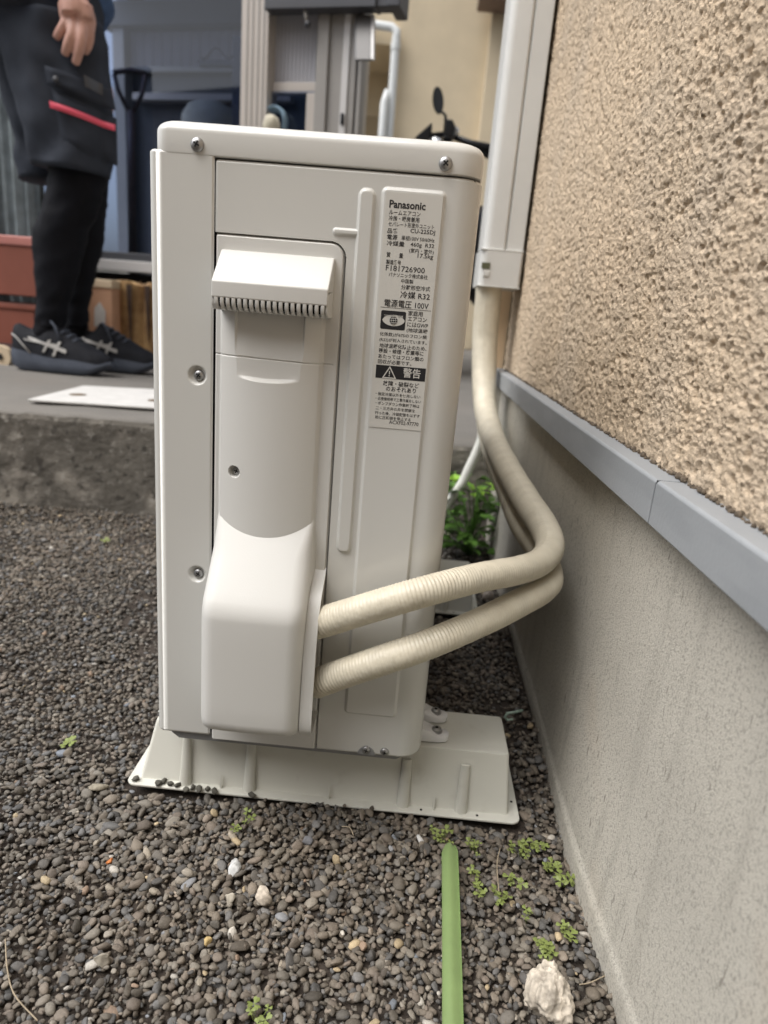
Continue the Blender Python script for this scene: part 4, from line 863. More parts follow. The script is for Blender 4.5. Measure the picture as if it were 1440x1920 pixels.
# pitched roof sheets and rafters
m = MB(); m.add([T_(Vector(p)) for p in ((-1.65, -.08, TOPZ + .02), (.45, -.08, TOPZ + .02), (-.03, 1.6, TOPZ - .22), (-1.65, 1.6, TOPZ - .22), (-1.65, -.08, TOPZ + .035), (.45, -.08, TOPZ + .035), (-.03, 1.6, TOPZ - .205), (-1.65, 1.6, TOPZ - .205))], [(0, 1, 2, 3), (4, 5, 6, 7), (0, 1, 5, 4), (1, 2, 6, 5), (2, 3, 7, 6), (3, 0, 4, 7)])
m.build('roof_sheet', M['beam'], room)
for u in (-1.5, -1.0, -.5, -.12):
    m = MB(); m.add([T_(Vector(p)) for p in ((u, -.06, TOPZ - .03), (u + .05, -.06, TOPZ - .03), (u + .05, 1.5, TOPZ - .26), (u, 1.5, TOPZ - .26), (u, -.06, TOPZ + .018), (u + .05, -.06, TOPZ + .018), (u + .05, 1.5, TOPZ - .212), (u, 1.5, TOPZ - .212))], [(0, 1, 2, 3), (4, 5, 6, 7), (0, 1, 5, 4), (1, 2, 6, 5), (2, 3, 7, 6), (3, 0, 4, 7)]); m.build('rafter', M['alu_dark'], room)
# right hand end: mullions, white strip, tilted vent sash, eave with gutter end
sb('end_panel', 'alu_grey', .290, .345, -.02, .02, PZ, TOPZ); sb('white_strip', 'alu_white', .345, .372, -.028, .01, PZ, TOPZ); sb('end_mullion', 'alu_grey', .372, .398, -.02, .03, PZ, TOPZ); sb('end_mullion', 'alu_dark', .398, .408, -.01, .03, PZ, TOPZ); sb('end_mullion', 'alu_grey', .408, .424, -.025, .03, PZ, TOPZ)
m = MB(); m.prism([(.405, .03), (.415, .03), (-.025, 1.5), (-.045, 1.5)], PZ, 1.66, lambda a, b, d: T_(Vector((a, b, d)))); m.build('side_wall', M['alu_grey'], room)
u_, z_ = su(645, 222); sb('latch', 'bike_black', .352, .366, -.036, -.026, z_ - .03, z_ + .01)
z0 = su(640, 34)[1]
sb('eave_beam', 'alu_dark', .050, .565, -.09, -.03, z0, z0 + .035); sb('eave_board', 'alu_grey', .050, .545, -.075, -.03, z0 + .0352, z0 + .12); sb('gutter_end', 'alu_dark', .530, .575, -.11, .02, z0 - .006, z0 + .22); sb('eave_bracket', 'alu_dark', .470, .486, -.10, -.03, z0 - .004, z0 + .12)
sb('eave_glass', 'beam', .055, .530, -.06, -.05, z0 + .122, z0 + .5)
vt = MB(); za, zb_ = z0 - .002, su(690, 135)[1]
def vsash(u0, u1, n): return [T_(Vector(p)) for p in ((u0, n, za), (u0 + u1, n, za), (u0 + u1 + .040, n - .10, zb_), (u0 + .040, n - .10, zb_), (u0, n + .02, za), (u0 + u1, n + .02, za), (u0 + u1 + .040, n - .08, zb_), (u0 + .040, n - .08, zb_))]
q6 = [(0, 1, 2, 3), (4, 5, 6, 7), (0, 1, 5, 4), (1, 2, 6, 5), (2, 3, 7, 6), (3, 0, 4, 7)]
vs_ = MB().add(vsash(.392, .055, -.03), q6).build('vent_sash', M['sash'], room, bevel=.002); MB().add(vsash(.449, .010, -.032), q6).build('sash_edge', M['alu_white'], vs_); MB().add(vsash(.388, .004, -.028), q6).build('sash_seal', M['alu_dark'], vs_)
# hanging stay arm with a knob
m = MB(); a1 = su(578, -6); b1 = su(588, 55); m.tube([T_(Vector((a1[0], -.06, a1[1]))), T_(Vector((b1[0] - .006, -.07, b1[1] + .02))), T_(Vector((b1[0], -.07, b1[1])))], [.008, .007, .006], 8); st_ = m.build('stay_arm', M['alu_grey'], room, smooth=True)
m = MB(); m.lathe([(.001, -.012), (.011, -.009), (.013, 0), (.010, .008), (.001, .011)], T_(Vector((b1[0] + .004, -.07, b1[1] - .008))), n=12); m.build('stay_knob', M['alu_dark'], st_, smooth=True)
# things inside
u_, z_ = su(395, 218, .9); m = MB(); m.lathe([(.001, .16), (.06, .155), (.12, .13), (.15, .08), (.155, .0), (.15, -.25)], T_(Vector((u_, .9, z_ - .09))), n=24); o = m.build('straw_hat', M['cloth_cream'], smooth=True); recenter(o); tag(o, 'pale rounded hat-like bundle standing inside the sunroom glass', 'bundle')
u_, z_ = su(527, 214, -.10); m = MB(); P = T_(Vector((u_, -.12, z_)))
Q = spline([list(at(px, py, 2.95)) for px, py in ((508, 206), (520, 206), (530, 213), (535, 226), (533, 246))], 6); m.loft([[Vector(q) + Vector((.0, dy_ * .05, 0)) + Vector(n_) * .010 for dy_, n_ in ((-1, (0, 0, 0)), (-.7, (.5, 0, .6)), (0, (.7, 0, .9)), (.7, (.5, 0, .6)), (1, (0, 0, 0)), (.6, (-.4, 0, -.5)), (0, (-.5, 0, -.7)), (-.6, (-.4, 0, -.5)))] for q in Q]); o = m.build('sun_hat', M['cloth_blue'], smooth=True); recenter(o); tag(o, 'pale blue cloth hat hanging by the sunroom post', 'hat')
m = MB(); m.loft([ell0(P + Vector((-.020, -.04, z)), rx, ry) for z, rx, ry in ((-.12, .030, .03), (-.05, .032, .035), (-.03, .024, .03), (-.022, .010, .012), (-.020, .001, .001))]); o = m.build('cloth_bundle', M['cloth_cream'], smooth=True); recenter(o); tag(o, 'cream cloth bundle under the pale blue hat', 'cloth')
# wavy wire drawn in place of a reflection in the glass; shelf inside
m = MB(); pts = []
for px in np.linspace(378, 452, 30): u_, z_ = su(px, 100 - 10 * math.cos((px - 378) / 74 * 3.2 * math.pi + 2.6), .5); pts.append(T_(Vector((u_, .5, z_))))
m.tube(pts, .004, 6); m.build('wavy_reflection', M['alu_dark'], room, smooth=True)
a1 = su(375, 120, .5); b1 = su(450, 112, .5); MB().box(a1[0], b1[0], .48, .52, a1[1] - .012, a1[1] + .012, T_).build('shelf_bar', M['alu_dark'], room); MB().box(b1[0] - .02, b1[0] + .06, .46, .5, a1[1] - 1., a1[1] + .10, T_).build('shelf_post', M['alu_dark'], room, bevel=.006)

# shovel leaning on the glass, with a D handle
sv = thing('shovel', 'brown handled garden shovel standing upright inside the sunroom glass', 'shovel', at(250, 530, 3.3))
def sp(px, py, Y=3.3): return at(px, py, 3.3)
m = MB(); m.tube([sp(213, 136), sp(245, 131, 2.80), sp(273, 138)], .011, 10); m.build('grip', M['shovel'], sv, smooth=True)
for s in ((214, 140, 222, 170, 243, 214), (272, 140, 266, 178, 248, 214)): MB().tube([sp(s[0], s[1]), sp(s[2], s[3]), sp(s[4], s[5])], [.011, .010, .010], 8).build('fork_arm', M['shovel'], sv, smooth=True)
MB().tube([sp(246, 208), sp(247, 330, 2.79), sp(249, 520, 2.77)], [.018, .018, .019], 12).build('shaft', M['shovel'], sv, smooth=True)
m = MB(); m.prism([(-.10, 0), (.10, 0), (.10, -.16), (.05, -.25), (0, -.28), (-.05, -.25), (-.10, -.16)], -.004, .004, lambda a, b, d: sp(250, 535) + Vector((a, d, b))); m.build('blade', M['tray'], sv, bevel=.002)

# planters, firewood, net sheet, caster at the left
def planter(px0, px1, ptop, pbot, Y, depth, mt, rim, label, rimh, taper=.9):
    a, b = at(px0, ptop, Y), at(px1, ptop, Y); zt = (a.z + b.z) / 2; x0, x1 = a.x, b.x; zb = max(PZ + .002, at(px1, pbot, Y).z); t = thing('planter', label, 'planter', ((x0 + x1) / 2, Y + depth / 2, zb)); cx, cy = (x0 + x1) / 2, Y + depth / 2; w2, d2 = (x1 - x0) / 2, depth / 2
    def rg(k, z): return [Vector((cx + i * w2 * k, cy + j * d2 * k, z)) for i, j in ((-1, -1), (1, -1), (1, 1), (-1, 1))]
    MB().loft([rg(taper, zb), rg(.97, zt - rimh)]).build('body', M[mt], t, bevel=.006)
    MB().loft([rg(1.02, zt - rimh * 1.05), rg(1.02, zt), rg(.92, zt), rg(.90, zt - .03)]).build('rim', M[rim], t, bevel=.004); MB().loft([rg(.93, zt - .05), rg(.93, zt - .02)]).build('potting_soil', M['soil'], t); return t
p1 = planter(-160, 70, 436, 558, 2.45, .22, 'terra', 'terra_rim', 'terracotta window-box planter at the left edge, upper of two stacked', .030, .95)
p2 = planter(-150, 66, 563, 690, 2.47, .2, 'terra', 'terra', 'lower terracotta planter box supporting the upper one at the left edge', .02, .92)
p3 = planter(158, 209, 523, 640, 2.72, .16, 'beige_pot', 'beige_rim', 'small beige planter with a pale rim behind the shoes', .030, .9)
MB().prism([(-.026, -.05), (.018, -.05), (.022, .01), (.0, .045), (-.022, .02)], -.001, .001, lambda a, b, d: Vector((at(186, 588, 2.715).x + a, 2.728 + d - .004, at(186, 588, 2.73).z + b))).build('torn_sticker', M['lidpaint'], p3)
for i, (px, w_, tl, lbl) in enumerate(((222, .065, .05, 'split firewood log standing next to the beige planter'), (255, .075, -.04, 'wide split firewood log with a dark cleft under the sunroom'), (285, .06, .06, 'split firewood log half hidden by the air conditioner'))):
    lg = thing('firewood_log', lbl, 'log', at(px, 660, 2.85), 'firewood logs under the sunroom'); m = MB(); base = Vector((at(px, 600, 2.85).x, 2.86, PZ)); ss = []
    for k in range(7):
        t = k / 6; ss.append([base + Vector((w_ * math.cos(a) * (1 - .08 * t) * (1 + .12 * math.sin(3 * a + i)) + tl * t * .5, w_ * .9 * math.sin(a) * (1 - .08 * t), .29 * t + .01 * math.sin(4 * a + i) * (k == 6))) for a in np.linspace(0, 2 * math.pi, 15)[:-1]])
    m.loft(ss); m.build('wood', M['bark'], lg, smooth=True, autosm=40)
    m = MB(); m.add([base + Vector(v) for v in ((-.012, -w_ * .97, .285), (.012, -w_ * .97, .285), (.004, -w_ * 1.03, .06), (.0, -w_ * .7, .285), (.003, -w_ * .9, .06))], [(0, 1, 2), (0, 3, 4, 2), (1, 3, 4, 2), (0, 1, 3)]); m.build('bark', M['bark_dark'], lg)
# pleated net sheet
ns_ = []
for k, x in enumerate(np.linspace(-2.6, -1.50, 76)):
    ns_.append([Vector((x, 2.78 + .018 * math.sin(k * 1.9) + .01 * math.sin(k * .7), z)) for z in np.linspace(PZ, 1.0, 8)])
m = MB(); m.loft(ns_, cap=False, closed=False); m.add([Vector((x, 2.806, z)) for x, z in ((-2.6, PZ), (-1.50, PZ), (-1.50, 1.0), (-2.6, 1.0))], [(0, 1, 2, 3)])
o = m.build('net_sheet', M['net'], smooth=True); recenter(o); tag(o, 'blue grey pleated sheet hanging behind the person and planters', 'sheet')
ct = thing('plant_caster', 'cream wheeled plant stand caster peeking in at the left edge by the shoe heel', 'caster', atz(2, 690, PZ))
p = at(4, 668, 2.16); MB().lathe([(.010, -.012), (.034, -.012), (.036, 0), (.034, .012), (.010, .012)], p + Vector((0, 0, 0)), 'y', 22).build('wheel', M['beige_rim'], ct, smooth=True, autosm=40); MB().lathe([(.010, -.016), (.010, .016)], p, 'y', 14).build('axle', M['rubber'], ct)
MB().box(p.x - .3, p.x + .04, p.y + .02, p.y + .24, p.z - .005, p.z + .022).build('platform', M['bike_black'], ct, bevel=.004)

# ------------------------------------------------------------------ far house, downpipe
HY = 6.4
fh = thing('cream_house', 'cream rendered neighbouring house beyond the sunroom', 'house', (.9, HY + 2, PZ))
h0, h1 = at(738, 200, HY).x, at(902, 200, HY).x
MB().box(h0, h1, HY, HY + 4, PZ, 6).build('wall', M['beige_wall'], fh)
MB().box(h0 - 1.6, h0 - .002, HY + .75, HY + 4, PZ, 6).build('recessed_wall', M['beige_wall'], fh)
MB().box(h0 - 1.6, h0 - .002, HY + .04, HY + .75, at(700, 78, HY).z, 6).build('porch_soffit', M['beige_wall'], fh)
c0 = at(902, 200, HY).x; MB().box(h1 + .001, h1 + .14, HY - .10, HY + 3, PZ, at(915, 16, HY - .1).z).build('corner_pilaster', M['beige_wall'], fh, bevel=.01)
MB().box(h1 + .141, h1 + 2.5, HY + .02, HY + 3, PZ, 6).build('wall', M['beige_wall'], fh)
e = at(908, 8, HY - .2); MB().box(e.x - .05, e.x + 1.2, HY - .35, HY - .101, e.z - .02, e.z + .25).build('eave', mat('brown_eave', (.20, .14, .11), .7), fh, bevel=.01)
MB().box(h0 - .42, h0 - .02, HY + .70, HY + .748, PZ, at(700, 200, HY).z + .1).build('door', M['beige_dark'], fh)
dp = thing('downpipe', 'white rain downpipe with an elbow on the cream house', 'downpipe', (at(742, 400, HY).x, HY - .06, PZ))
a, b = at(744, 60, HY - .06), at(690, 45, HY - .04); bx0 = Vector((a.x, HY - .07, PZ)); 
MB().tube([bx0, Vector((a.x, HY - .07, a.z - .03))], .036, 14).build('pipe', M['pipe_white'], dp, smooth=True, autosm=40)
MB().tube([Vector((a.x, HY - .07, a.z - .05)), a + Vector((0, -.01, 0)), a + Vector((-.04, 0, .03)), b, b + Vector((-.4, 0, .05))], .034, 14).build('elbow', M['pipe_white'], dp, smooth=True, autosm=40)
MB().lathe([(.041, 0), (.041, .05)], Vector((a.x, HY - .07, at(742, 100, HY).z)), n=16).build('coupling', M['pipe_white'], dp, smooth=True, autosm=40)
a = at(718, 240, HY - .1); MB().tube([Vector((a.x, HY - .12, PZ)), Vector((a.x, HY - .12, at(722, 200, HY).z)), Vector((a.x + .01, HY - .12, at(722, 176, HY).z))], [.04, .035, .015], 12).build('folded_umbrella', M['pipe_white'], smooth=True); o = bpy.data.objects['folded_umbrella']; recenter(o); tag(o, 'white folded cover standing beside the downpipe', 'cover')

# ------------------------------------------------------------------ motorcycle
BY = 3.15; bk = thing('motorcycle', 'black motorcycle with a round mirror parked behind the unit', 'motorcycle', at(850, 640, BY))
hb = at(838, 252, BY)
m = MB(); m.tube([hb + Vector((-.08, .1, .01)), hb + Vector((0, 0, .0)), hb + Vector((.10, -.02, -.03)), hb + Vector((.26, -.03, -.05))], .013, 10); m.build('handlebar', M['bike_black'], bk, smooth=True)
g = at(905, 281, BY); MB().tube([g + Vector((-.06, 0, .015)), g + Vector((.08, 0, -.03))], .019, 12).build('grip', M['rubber'], bk, smooth=True)
mp = at(822, 188, BY); m = MB(); nrm_ = Vector((.28, -.96, .0)).normalized(); ta = nrm_.cross(Vector((0, 0, 1))).normalized()
ss = [[mp + nrm_ * d + ta * (.024 * r * math.cos(a)) + Vector((ta.x * 0 + -.007 * math.sin(a), 0, .051 * r * math.sin(a))) for a in np.linspace(0, 2 * math.pi, 25)[:-1]] for d, r in ((.0, .96), (-.004, 1), (-.014, .9), (-.024, .5), (-.026, .05))]
m.loft(ss); mr_ = m.build('mirror', M['bike_black'], bk, smooth=True, autosm=50)
m = MB(); m.add([mp + nrm_ * .0012 + ta * (.021 * math.cos(a)) + Vector((-.007 * math.sin(a), 0, .047 * math.sin(a))) for a in np.linspace(0, 2 * math.pi, 25)[:-1]], [tuple(range(24))]); m.build('mirror_glass', mat('mirror_glass', (.10, .11, .13), .12, .05, metallic=.6), mr_)
m = MB(); m.tube([at(826, 207, BY), at(835, 216, BY), at(836, 228, BY), at(835, 250, BY)], [.005, .006, .008, .010], 10); m.build('mirror_stem', M['bike_black'], bk, smooth=True)
p = at(842, 244, BY - .02); MB().loft([[p + Vector((x * k, -.03 + y, z)) for x, z in ((-.022, -.035), (.022, -.04), (.030, .0), (.012, .026), (-.020, .026))] for y, k in ((-.03, .8), (0, 1), (.05, .9))]).build('brake_reservoir', M['bike_black'], bk, bevel=.006)
p = at(853, 246, BY - .04); m = MB(); m.lathe([(.001, .014), (.012, .013), (.017, .006), (.018, -.01), (.010, -.02)], p, 'y', 16); m.build('signal_lamp', M['chrome'], bk, smooth=True)
a1, b1, c1 = at(780, 256, BY), at(811, 229, BY), at(809, 260, BY); MB().prism([(a1.x - .05, a1.z - .10), (a1.x, a1.z), (b1.x, b1.z), (c1.x, c1.z), (c1.x - .02, c1.z - .1)], BY - .01, BY + .06, lambda a, b, d: Vector((a, d, b))).build('screen', M['bike_black'], bk, bevel=.008)
p = at(818, 262, BY); MB().lathe([(.001, .05), (.05, .045), (.055, 0), (.04, -.05)], p + Vector((0, 0, -.05)), 'y', 18).build('meter', M['chrome'], bk, smooth=True)
def wheel(c, r):
    rt = MB(); rt.tube([c + Vector((r * math.cos(a) * .82, r * math.cos(a) * .57, r * math.sin(a))) for a in np.linspace(0, 2 * math.pi, 33)], .05, 10); rt.build('tyre', M['rubber'], bk, smooth=True)
    rm = MB(); rm.tube([c + Vector((r * .78 * math.cos(a) * .82, r * .78 * math.cos(a) * .57, r * .78 * math.sin(a))) for a in np.linspace(0, 2 * math.pi, 33)], .015, 8)
    for a in np.linspace(0, math.pi, 7)[:-1]: rm.tube([c + Vector((s * r * .78 * math.cos(a) * .82, s * r * .78 * math.cos(a) * .57, s * r * .78 * math.sin(a))) for s in (-1, 1)], .006, 6)
    rm.build('rim', M['tray'], bk, smooth=True)
w1 = Vector((hb.x - .12, BY - .02, PZ + .30)); w2 = w1 + Vector((1.05, .73, 0)); wheel(w1, .25); wheel(w2, .25)
MB().tube([w1, hb + Vector((0, .03, -.02))], .028, 10).build('fork', M['bike_black'], bk, smooth=True)
ax = (w2 - w1).normalized(); m = MB(); ss = []
for t, wd, zl_, zh in ((.18, .05, .45, .72), (.35, .13, .30, .78), (.55, .14, .28, .68), (.75, .13, .40, .62), (1.02, .09, .50, .66), (1.12, .03, .56, .62)):
    c = w1 + (w2 - w1) * t; sdv = Vector((-ax.y, ax.x, 0)); ss.append([Vector((c.x, c.y, PZ)) + sdv * (wd * math.cos(a)) + Vector((0, 0, (zl_ + zh) / 2 + (zh - zl_) / 2 * math.sin(a))) for a in np.linspace(0, 2 * math.pi, 15)[:-1]])
m.loft(ss); m.build('body', M['bike_black'], bk, smooth=True, autosm=50)

# ------------------------------------------------------------------ person (profile, facing right)
PY = 2.08; PS = PY / F
pers = thing('person', 'person in dark cargo shorts with a pink zip, black leggings and dark trainers, standing', 'person', (-1.12, PY + .05, PZ))
def pp(px, py, dy=0.): return at(px, py, PY + dy)
def ell(c, rx, ry, n=22, tilt=0., k=0., ph=0.):
    return [c + Vector((rx * math.cos(a) * (1 + k * math.sin(5 * a + ph)), ry * math.sin(a) * (1 + k * math.sin(4 * a + ph)), tilt * rx * math.cos(a))) for a in np.linspace(0, 2 * math.pi, n, endpoint=False)]
# body: one continuous surface grown from overlapping limbs and remeshed
bm_ = MB()
hip = pp(88, 40, .09); chest = hip + Vector((-.01, 0, .42)); neck = chest + Vector((.02, 0, .16)); head = neck + Vector((.05, 0, .15))
def limb(pts, r, n=14):
    Q = spline([[*p, q] for p, q in zip(pts, r)], 6); bm_.tube([Vector(q[:3]) for q in Q], [max(.003, q[3]) for q in Q], n)
limb([hip + Vector((0, 0, -.12)), hip, hip + Vector((0, 0, .20)), chest, chest + Vector((.01, 0, .12))], [.10, .13, .12, .14, .08], 20)
limb([chest + Vector((.01, 0, .08)), neck, head], [.06, .058, .06])
limb([head + Vector((0, 0, -.10)), head + Vector((.01, 0, -.04)), head + Vector((0, 0, .04)), head + Vector((-.01, 0, .11))], [.05, .078, .092, .045], 18)
limb([head + Vector((.085, 0, .02)), head + Vector((.105, 0, -.015)), head + Vector((.09, 0, -.03))], [.010, .016, .010], 8)       # nose
limb([head + Vector((.075, 0, -.058)), head + Vector((.088, 0, -.062)), head + Vector((.075, 0, -.068))], [.012, .014, .012], 8)  # lips
for s in (-1, 1):
    limb([head + Vector((-.012, s * .086, .015)), head + Vector((-.018, s * .096, -.01)), head + Vector((-.01, s * .086, -.035))], [.012, .016, .010], 8)
    sh = chest + Vector((0, s * .19, .07))
    limb([chest + Vector((0, s * .06, .06)), sh, sh + Vector((-.01, s * .03, -.05))], [.07, .06, .052])
wr = pp(139, -22, -.10); shr = chest + Vector((0, -.20, .06)); elb = Vector(((shr.x + wr.x) / 2 - .07, shr.y - .05, (shr.z + wr.z) / 2 + .03))
limb([shr, elb, wr], [.052, .042, .029]); shl = chest + Vector((0, .20, .06)); limb([shl, shl + Vector((-.03, .04, -.28)), shl + Vector((.05, .03, -.52))], [.052, .042, .028])
limb([shl + Vector((.05, .03, -.52)), shl + Vector((.06, .03, -.60)), shl + Vector((.07, .03, -.68))], [.026, .034, .018])
HD = -.105
limb([wr, pp(140, 8, HD), pp(142, 30, HD)], [.029, .036, .036], 14); limb([pp(127, 10, HD), pp(128, 34, HD)], [.024, .021]); limb([pp(156, 10, HD), pp(160, 38, HD)], [.024, .021])
limb([pp(127, 30, HD), pp(121, 46, HD - .008), pp(112, 60, HD - .004), pp(105, 72, HD + .004)], [.0150, .0130, .0120, .0100], 12)       # little finger
limb([pp(138, 34, HD), pp(135, 62, HD - .014), pp(127, 84, HD - .012), pp(122, 103, HD + .0)], [.0160, .0140, .0125, .0105], 12)
limb([pp(151, 38, HD), pp(153, 68, HD - .010), pp(148, 96, HD - .006), pp(141, 120, HD + .006)], [.0160, .0145, .0128, .0108], 12)
limb([pp(162, 36, HD + .012), pp(166, 60, HD + .016), pp(164, 82, HD + .024), pp(157, 98, HD + .034)], [.0165, .0155, .0140, .0120], 12)
limb([pp(160, 15, HD + .015), pp(168, 38, HD + .02), pp(167, 58, HD + .022), pp(162, 76, HD + .024)], [.0185, .0160, .0140, .0115], 12)   # thumb
for s, kn, an in ((0, pp(140, 335, .0), pp(90, 610, .0)), (1, pp(165, 330, .14), pp(140, 612, .14))):
    limb([hip + Vector((0, -.08 if s == 0 else .08, -.05)), kn, an], [.07, .035, .022])
tmp = bm_.build('body', M['skin'], None, smooth=True); rm = tmp.modifiers.new('r', 'REMESH'); rm.mode = 'VOXEL'; rm.voxel_size = .0036; sm = tmp.modifiers.new('s', 'SMOOTH'); sm.factor = .5; sm.iterations = 3
dg = bpy.context.evaluated_depsgraph_get(); bme = bpy.data.meshes.new_from_object(tmp.evaluated_get(dg)); bpy.data.objects.remove(tmp); bme.name = 'body'; bme.polygons.foreach_set('use_smooth', np.ones(len(bme.polygons), bool))
body = link('body', bme, M['skin'], pers)
m = MB(); m.loft([ell(head + Vector((-.012 - .02 * (1 - t), 0, z)), r, r * .98) for t, z, r in ((0, -.05, .07), (.3, 0, .088), (.6, .06, .099), (.85, .10, .075), (1, .135, .01))]); m.build('hair', M['hair'], pers, smooth=True)
for s in (-1, 1):
    m = MB(); m.lathe([(.001, .008), (.008, .004), (.009, 0), (.001, -.006)], head + Vector((.078, s * .032, .012)), 'x', 10); m.build('eye', M['ink'], pers, smooth=True)
# shirt
m = MB(); ss = []
for (px, py, w_, d_) in ((30, 34, .182, .265), (56, 18, .188, .265), (80, -20, .174, .24), (82, -110, .145, .17), (84, -230, .15, .19), (88, -290, .12, .17), (94, -325, .06, .06)): ss.append(ell(pp(px, py, .09), w_, d_, 28, tilt=.16 if py > 0 else 0, k=.015, ph=py))
m.loft(ss); m.build('shirt', M['shirt'], pers, smooth=True)
for sh_, e_, wv in ((shr, elb, wr), (shl, shl + Vector((-.03, .04, -.28)), shl + Vector((.05, .03, -.50)))):
    m = MB(); Q = spline([[*sh_, .068], [*e_, .056], [*(e_ * .12 + wv * .88), .042]], 8); m.tube([Vector(q[:3]) for q in Q], [q[3] + .0015 * math.sin(i * 2.1) for i, q in enumerate(Q)], 18); m.build('sleeve', M['shirt'], pers, smooth=True)
# leggings: (px, py, half width px, dy, half depth m)
def leg(rows, dy, name, mt, wr_=0.):
    m = MB(); Q = spline([[*pp(a, b, dy), hw_ * PS, d_] for a, b, hw_, d_ in rows], 7); m.loft([ell(Vector(q[:3]), q[3] * (1 + wr_ * math.sin(i * 2.3)), q[4], 22) for i, q in enumerate(Q)]); m.v = [(x + .007 * (vn(x * 30, z * 55 + x * 25, 95) - .5), y - .010 * (vn(x * 22, z * 60 - x * 40, 96) - .5), z) for x, y, z in m.v]; return m.build(name, M[mt], pers, smooth=True)
near = leg([(128, 250, 58, .085), (145, 320, 50, .070), (144, 345, 48, .068), (130, 395, 49, .062), (114, 435, 47, .060), (108, 480, 44, .056), (103, 540, 34, .046), (96, 590, 28, .040), (93, 612, 27, .038)], 0., 'legging', 'legging', .012)
far = leg([(150, 250, 52, .08), (160, 330, 42, .065), (164, 400, 33, .058), (158, 460, 32, .055), (150, 520, 27, .046), (143, 580, 24, .040), (141, 612, 24, .038)], .14, 'legging', 'legging', .012)
for dy, px in ((0, 92), (.14, 140)): leg([(px, 596, 26, .038), (px - 2, 625, 25, .037), (px + 2, 652, 30, .04)], dy, 'sock', 'sock')
# shorts: seat plus two flared legs
def shell(rows, dy, name, tilt, k=.012, n=36):
    m = MB(); Q = spline([[*pp(a, b, dy), hw_ * PS, d_, tl] for (a, b, hw_, d_), tl in zip(rows, tilt)], 8)
    m.loft([ell(Vector(q[:3]), q[3], q[4], n, tilt=q[5], k=k * min(1, i / 12), ph=i * .22) for i, q in enumerate(Q)]); m.v = [(x + .012 * (vn(x * 14 + y * 9, z * 22 + x * 16, 91) - .5), y - .034 * (vn(x * 17 + z * 9, z * 13 - x * 11, 92) - .5), z) for x, y, z in m.v]; return m.build(name, M['shorts'], pers, smooth=True)
shell([(82, -30, 84, .150), (86, 10, 90, .162), (90, 70, 92, .17), (98, 120, 90, .165)], .075, 'shorts_seat', [0, 0, -.05, -.1])
sleg = shell([(92, 40, 88, .10), (104, 110, 86, .11), (118, 180, 80, .112), (129, 250, 72, .108), (135, 322, 65, .10)], -.005, 'shorts_leg', [0, -.03, -.06, -.08, -.08], .018)
shell([(78, 40, 78, .10), (76, 120, 72, .10), (80, 200, 64, .10), (88, 280, 56, .10), (95, 343, 52, .095)], .15, 'shorts_leg', [0, 0, .0, .02, .03], .015)
# cargo pocket following the near leg surface
rows = spline([[*pp(a, b, -.005), hw_ * PS, d_] for a, b, hw_, d_ in ((92, 40, 88, .10), (104, 110, 86, .11), (118, 180, 80, .112), (129, 250, 72, .108), (135, 322, 65, .10))], 20)
def onleg(px, py, off):
    p0 = pp(px, py, -.115); i = int(np.argmin(np.abs(rows[:, 2] - p0.z))); r = rows[i]; c = np.clip((p0.x - r[0]) / r[3], -.97, .97); return Vector((p0.x, r[1] - r[4] * math.sqrt(1 - c * c) - off, p0.z))
def patch(c4_, off, name, mt, nu=10, nv=6, thick=.006, wob=0.):
    c4_ = np.array(c4_, float); g_ = []
    for i in range(nu + 1):
        row = []
        for j in range(nv + 1):
            u, v = i / nu, j / nv; q = (c4_[0] * (1 - u) + c4_[1] * u) * (1 - v) + (c4_[3] * (1 - u) + c4_[2] * u) * v
            e_ = min(1, 6 * min(u, 1 - u, v, 1 - v)); row.append(onleg(q[0], q[1], off - thick + thick * e_ + wob * e_ * math.sin(7 * u + 5 * v)))
        g_.append([list(p) for p in row])
    return link(name, grid_mesh(name, np.array(g_)), M[mt], pers)
patch([(95, 165), (192, 205), (194, 298), (108, 276)], .012, 'cargo_pocket', 'shorts', 14, 12, .016, .004)
patch([(86, 124), (186, 150), (194, 192), (91, 160)], .017, 'pocket_flap', 'shorts', 14, 8, .010, .002)
patch([(98, 192), (195, 221), (195, 233), (99, 205)], .020, 'pink_zip', 'pink', 14, 3, .004)
patch([(149, 134), (172, 143), (173, 165), (152, 157)], .022, 'pocket_badge', 'alu_dark', 6, 4, .002)
p = onleg(110, 152, .021); MB().lathe([(.001, .004), (.007, .003), (.008, 0)], p, 'y', 12).build('snap', M['alu_dark'], pers, smooth=True)
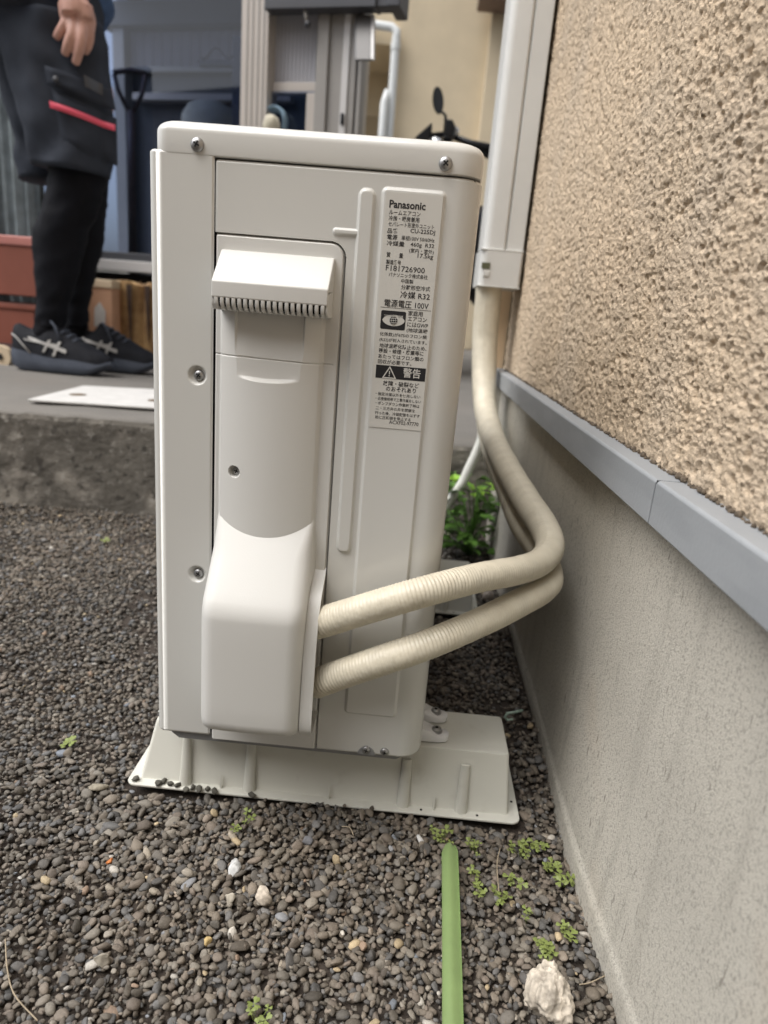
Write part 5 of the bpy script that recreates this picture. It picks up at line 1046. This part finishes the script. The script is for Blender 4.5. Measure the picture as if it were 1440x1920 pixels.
# trainers
def shoe(x0, y0, L, rot=0.):
    q = lambda s, y, z: Vector((x0 + s * L, y0 + y, PZ + .001 + z * 1.36)); N = 26
    wdt = lambda s: .031 + .017 * math.sin(math.pi * min(1, max(0, s * .95 + .02))) ** .7 + .006 * sst(.45, .75, s) - .020 * float(sst(.86, 1.0, s)) - .008 * float(sst(.10, 0, s))
    toe = lambda s: .022 * float(sst(.72, 1.0, s)) ** 1.4; heel = lambda s: .010 * float(sst(.12, 0, s))
    solt = lambda s: .043 - .016 * float(sst(.15, .8, s)) + .004 * math.cos(s * 9)
    toph = lambda s: float(np.interp(s, [0, .06, .16, .30, .36, .46, .62, .80, .93, 1.0], [.096, .102, .092, .090, .112, .104, .083, .062, .050, .034]))
    m = MB(); ss = []; S = np.linspace(0.0, 1, N)
    for s in S:
        b = toe(s) + heel(s); w_ = wdt(s); t_ = max(solt(s), b + .012); ss.append([q(s, -w_ * .86, b), q(s, -w_ * 1.06, b + .006), q(s, -w_ * 1.04, t_ * .6 + b * .4), q(s, -w_ * .97, t_), q(s, w_ * .97, t_), q(s, w_ * 1.04, t_ * .6 + b * .4), q(s, w_ * 1.06, b + .006), q(s, w_ * .86, b)])
    m.loft(ss); so = m.build('midsole', M['sole'], pers, smooth=True, autosm=60)
    m = MB(); ss = []
    for s in np.linspace(.015, .985, N):
        w_ = wdt(s) * .96; t0 = max(solt(s), toe(s) + heel(s) + .012) - .003; t1 = max(toph(s), t0 + .008); ss.append([q(s, w_ * math.cos(a) * (1 - .12 * max(0, math.sin(a))), t0 + (t1 - t0) * abs(math.sin(a)) ** .8) for a in np.linspace(math.pi, 0, 13)])
    m.loft(ss); up = m.build('upper', M['shoe'], pers, smooth=True, autosm=60)
    def side_pt(s, z):                         # point on the outer side of the upper
        w_ = wdt(s) * .96; t0 = max(solt(s), toe(s) + heel(s) + .012) - .003; t1 = max(toph(s), t0 + .008); f_ = min(.97, max(0, (z - t0) / (t1 - t0))); sa = f_ ** 1.25; return q(s, -w_ * math.sqrt(1 - sa * sa) * (1 - .12 * sa) - .0040, z)
    m = MB()
    for (s0, z0, s1, z1, w0, w1) in ((.20, .074, .60, .050, .0016, .0042), (.16, .069, .50, .061, .0010, .0030), (.43, .072, .37, .045, .0032, .0032), (.53, .070, .47, .038, .0034, .0034)):
        n_ = 10; a_ = []
        for k in range(n_ + 1):
            t = k / n_; s = s0 + (s1 - s0) * t; z = z0 + (z1 - z0) * t; ww = w0 + (w1 - w0) * t; vert = abs(s1 - s0) < .12
            a_.append([side_pt(s - (.020 * ww / .005 if vert else 0), z - (0 if vert else ww)), side_pt(s + (.020 * ww / .005 if vert else 0), z + (0 if vert else ww))])
        m.loft([[a[0], a[1], a[1] + Vector((0, .002, 0)), a[0] + Vector((0, .002, 0))] for a in a_])
    m.build('side_stripes', M['silver'], up, smooth=True, autosm=40)
    m = MB(); m.tube([side_pt(s, z) for s, z in ((.02, .078), (.08, .072), (.16, .056), (.235, .040))], .0022, 6); m.build('heel_piping', M['silver'], up, smooth=True)
    for s in (.46, .52, .58, .64):
        w_ = wdt(s) * .55; m = MB(); m.tube([q(s + .02 * math.sin(k), y, toph(s) - .002 - abs(y) ** 2 * 9) for k, y in ((0, -w_), (1, -w_ * .4), (2, w_ * .4), (3, w_))], .0034, 6); m.build('lace', M['sole'], up, smooth=True)
    m = MB(); m.tube([q(.46, -.012, .100), q(.43, -.030, .112), q(.48, -.036, .102), q(.53, -.040, .072)], .0036, 6); m.build('lace_loop', M['sole'], up, smooth=True)
hx = atz(24, 690, PZ).x; shoe(-1.228, PY - .004, .305); shoe(-1.140, PY + .15, .305)
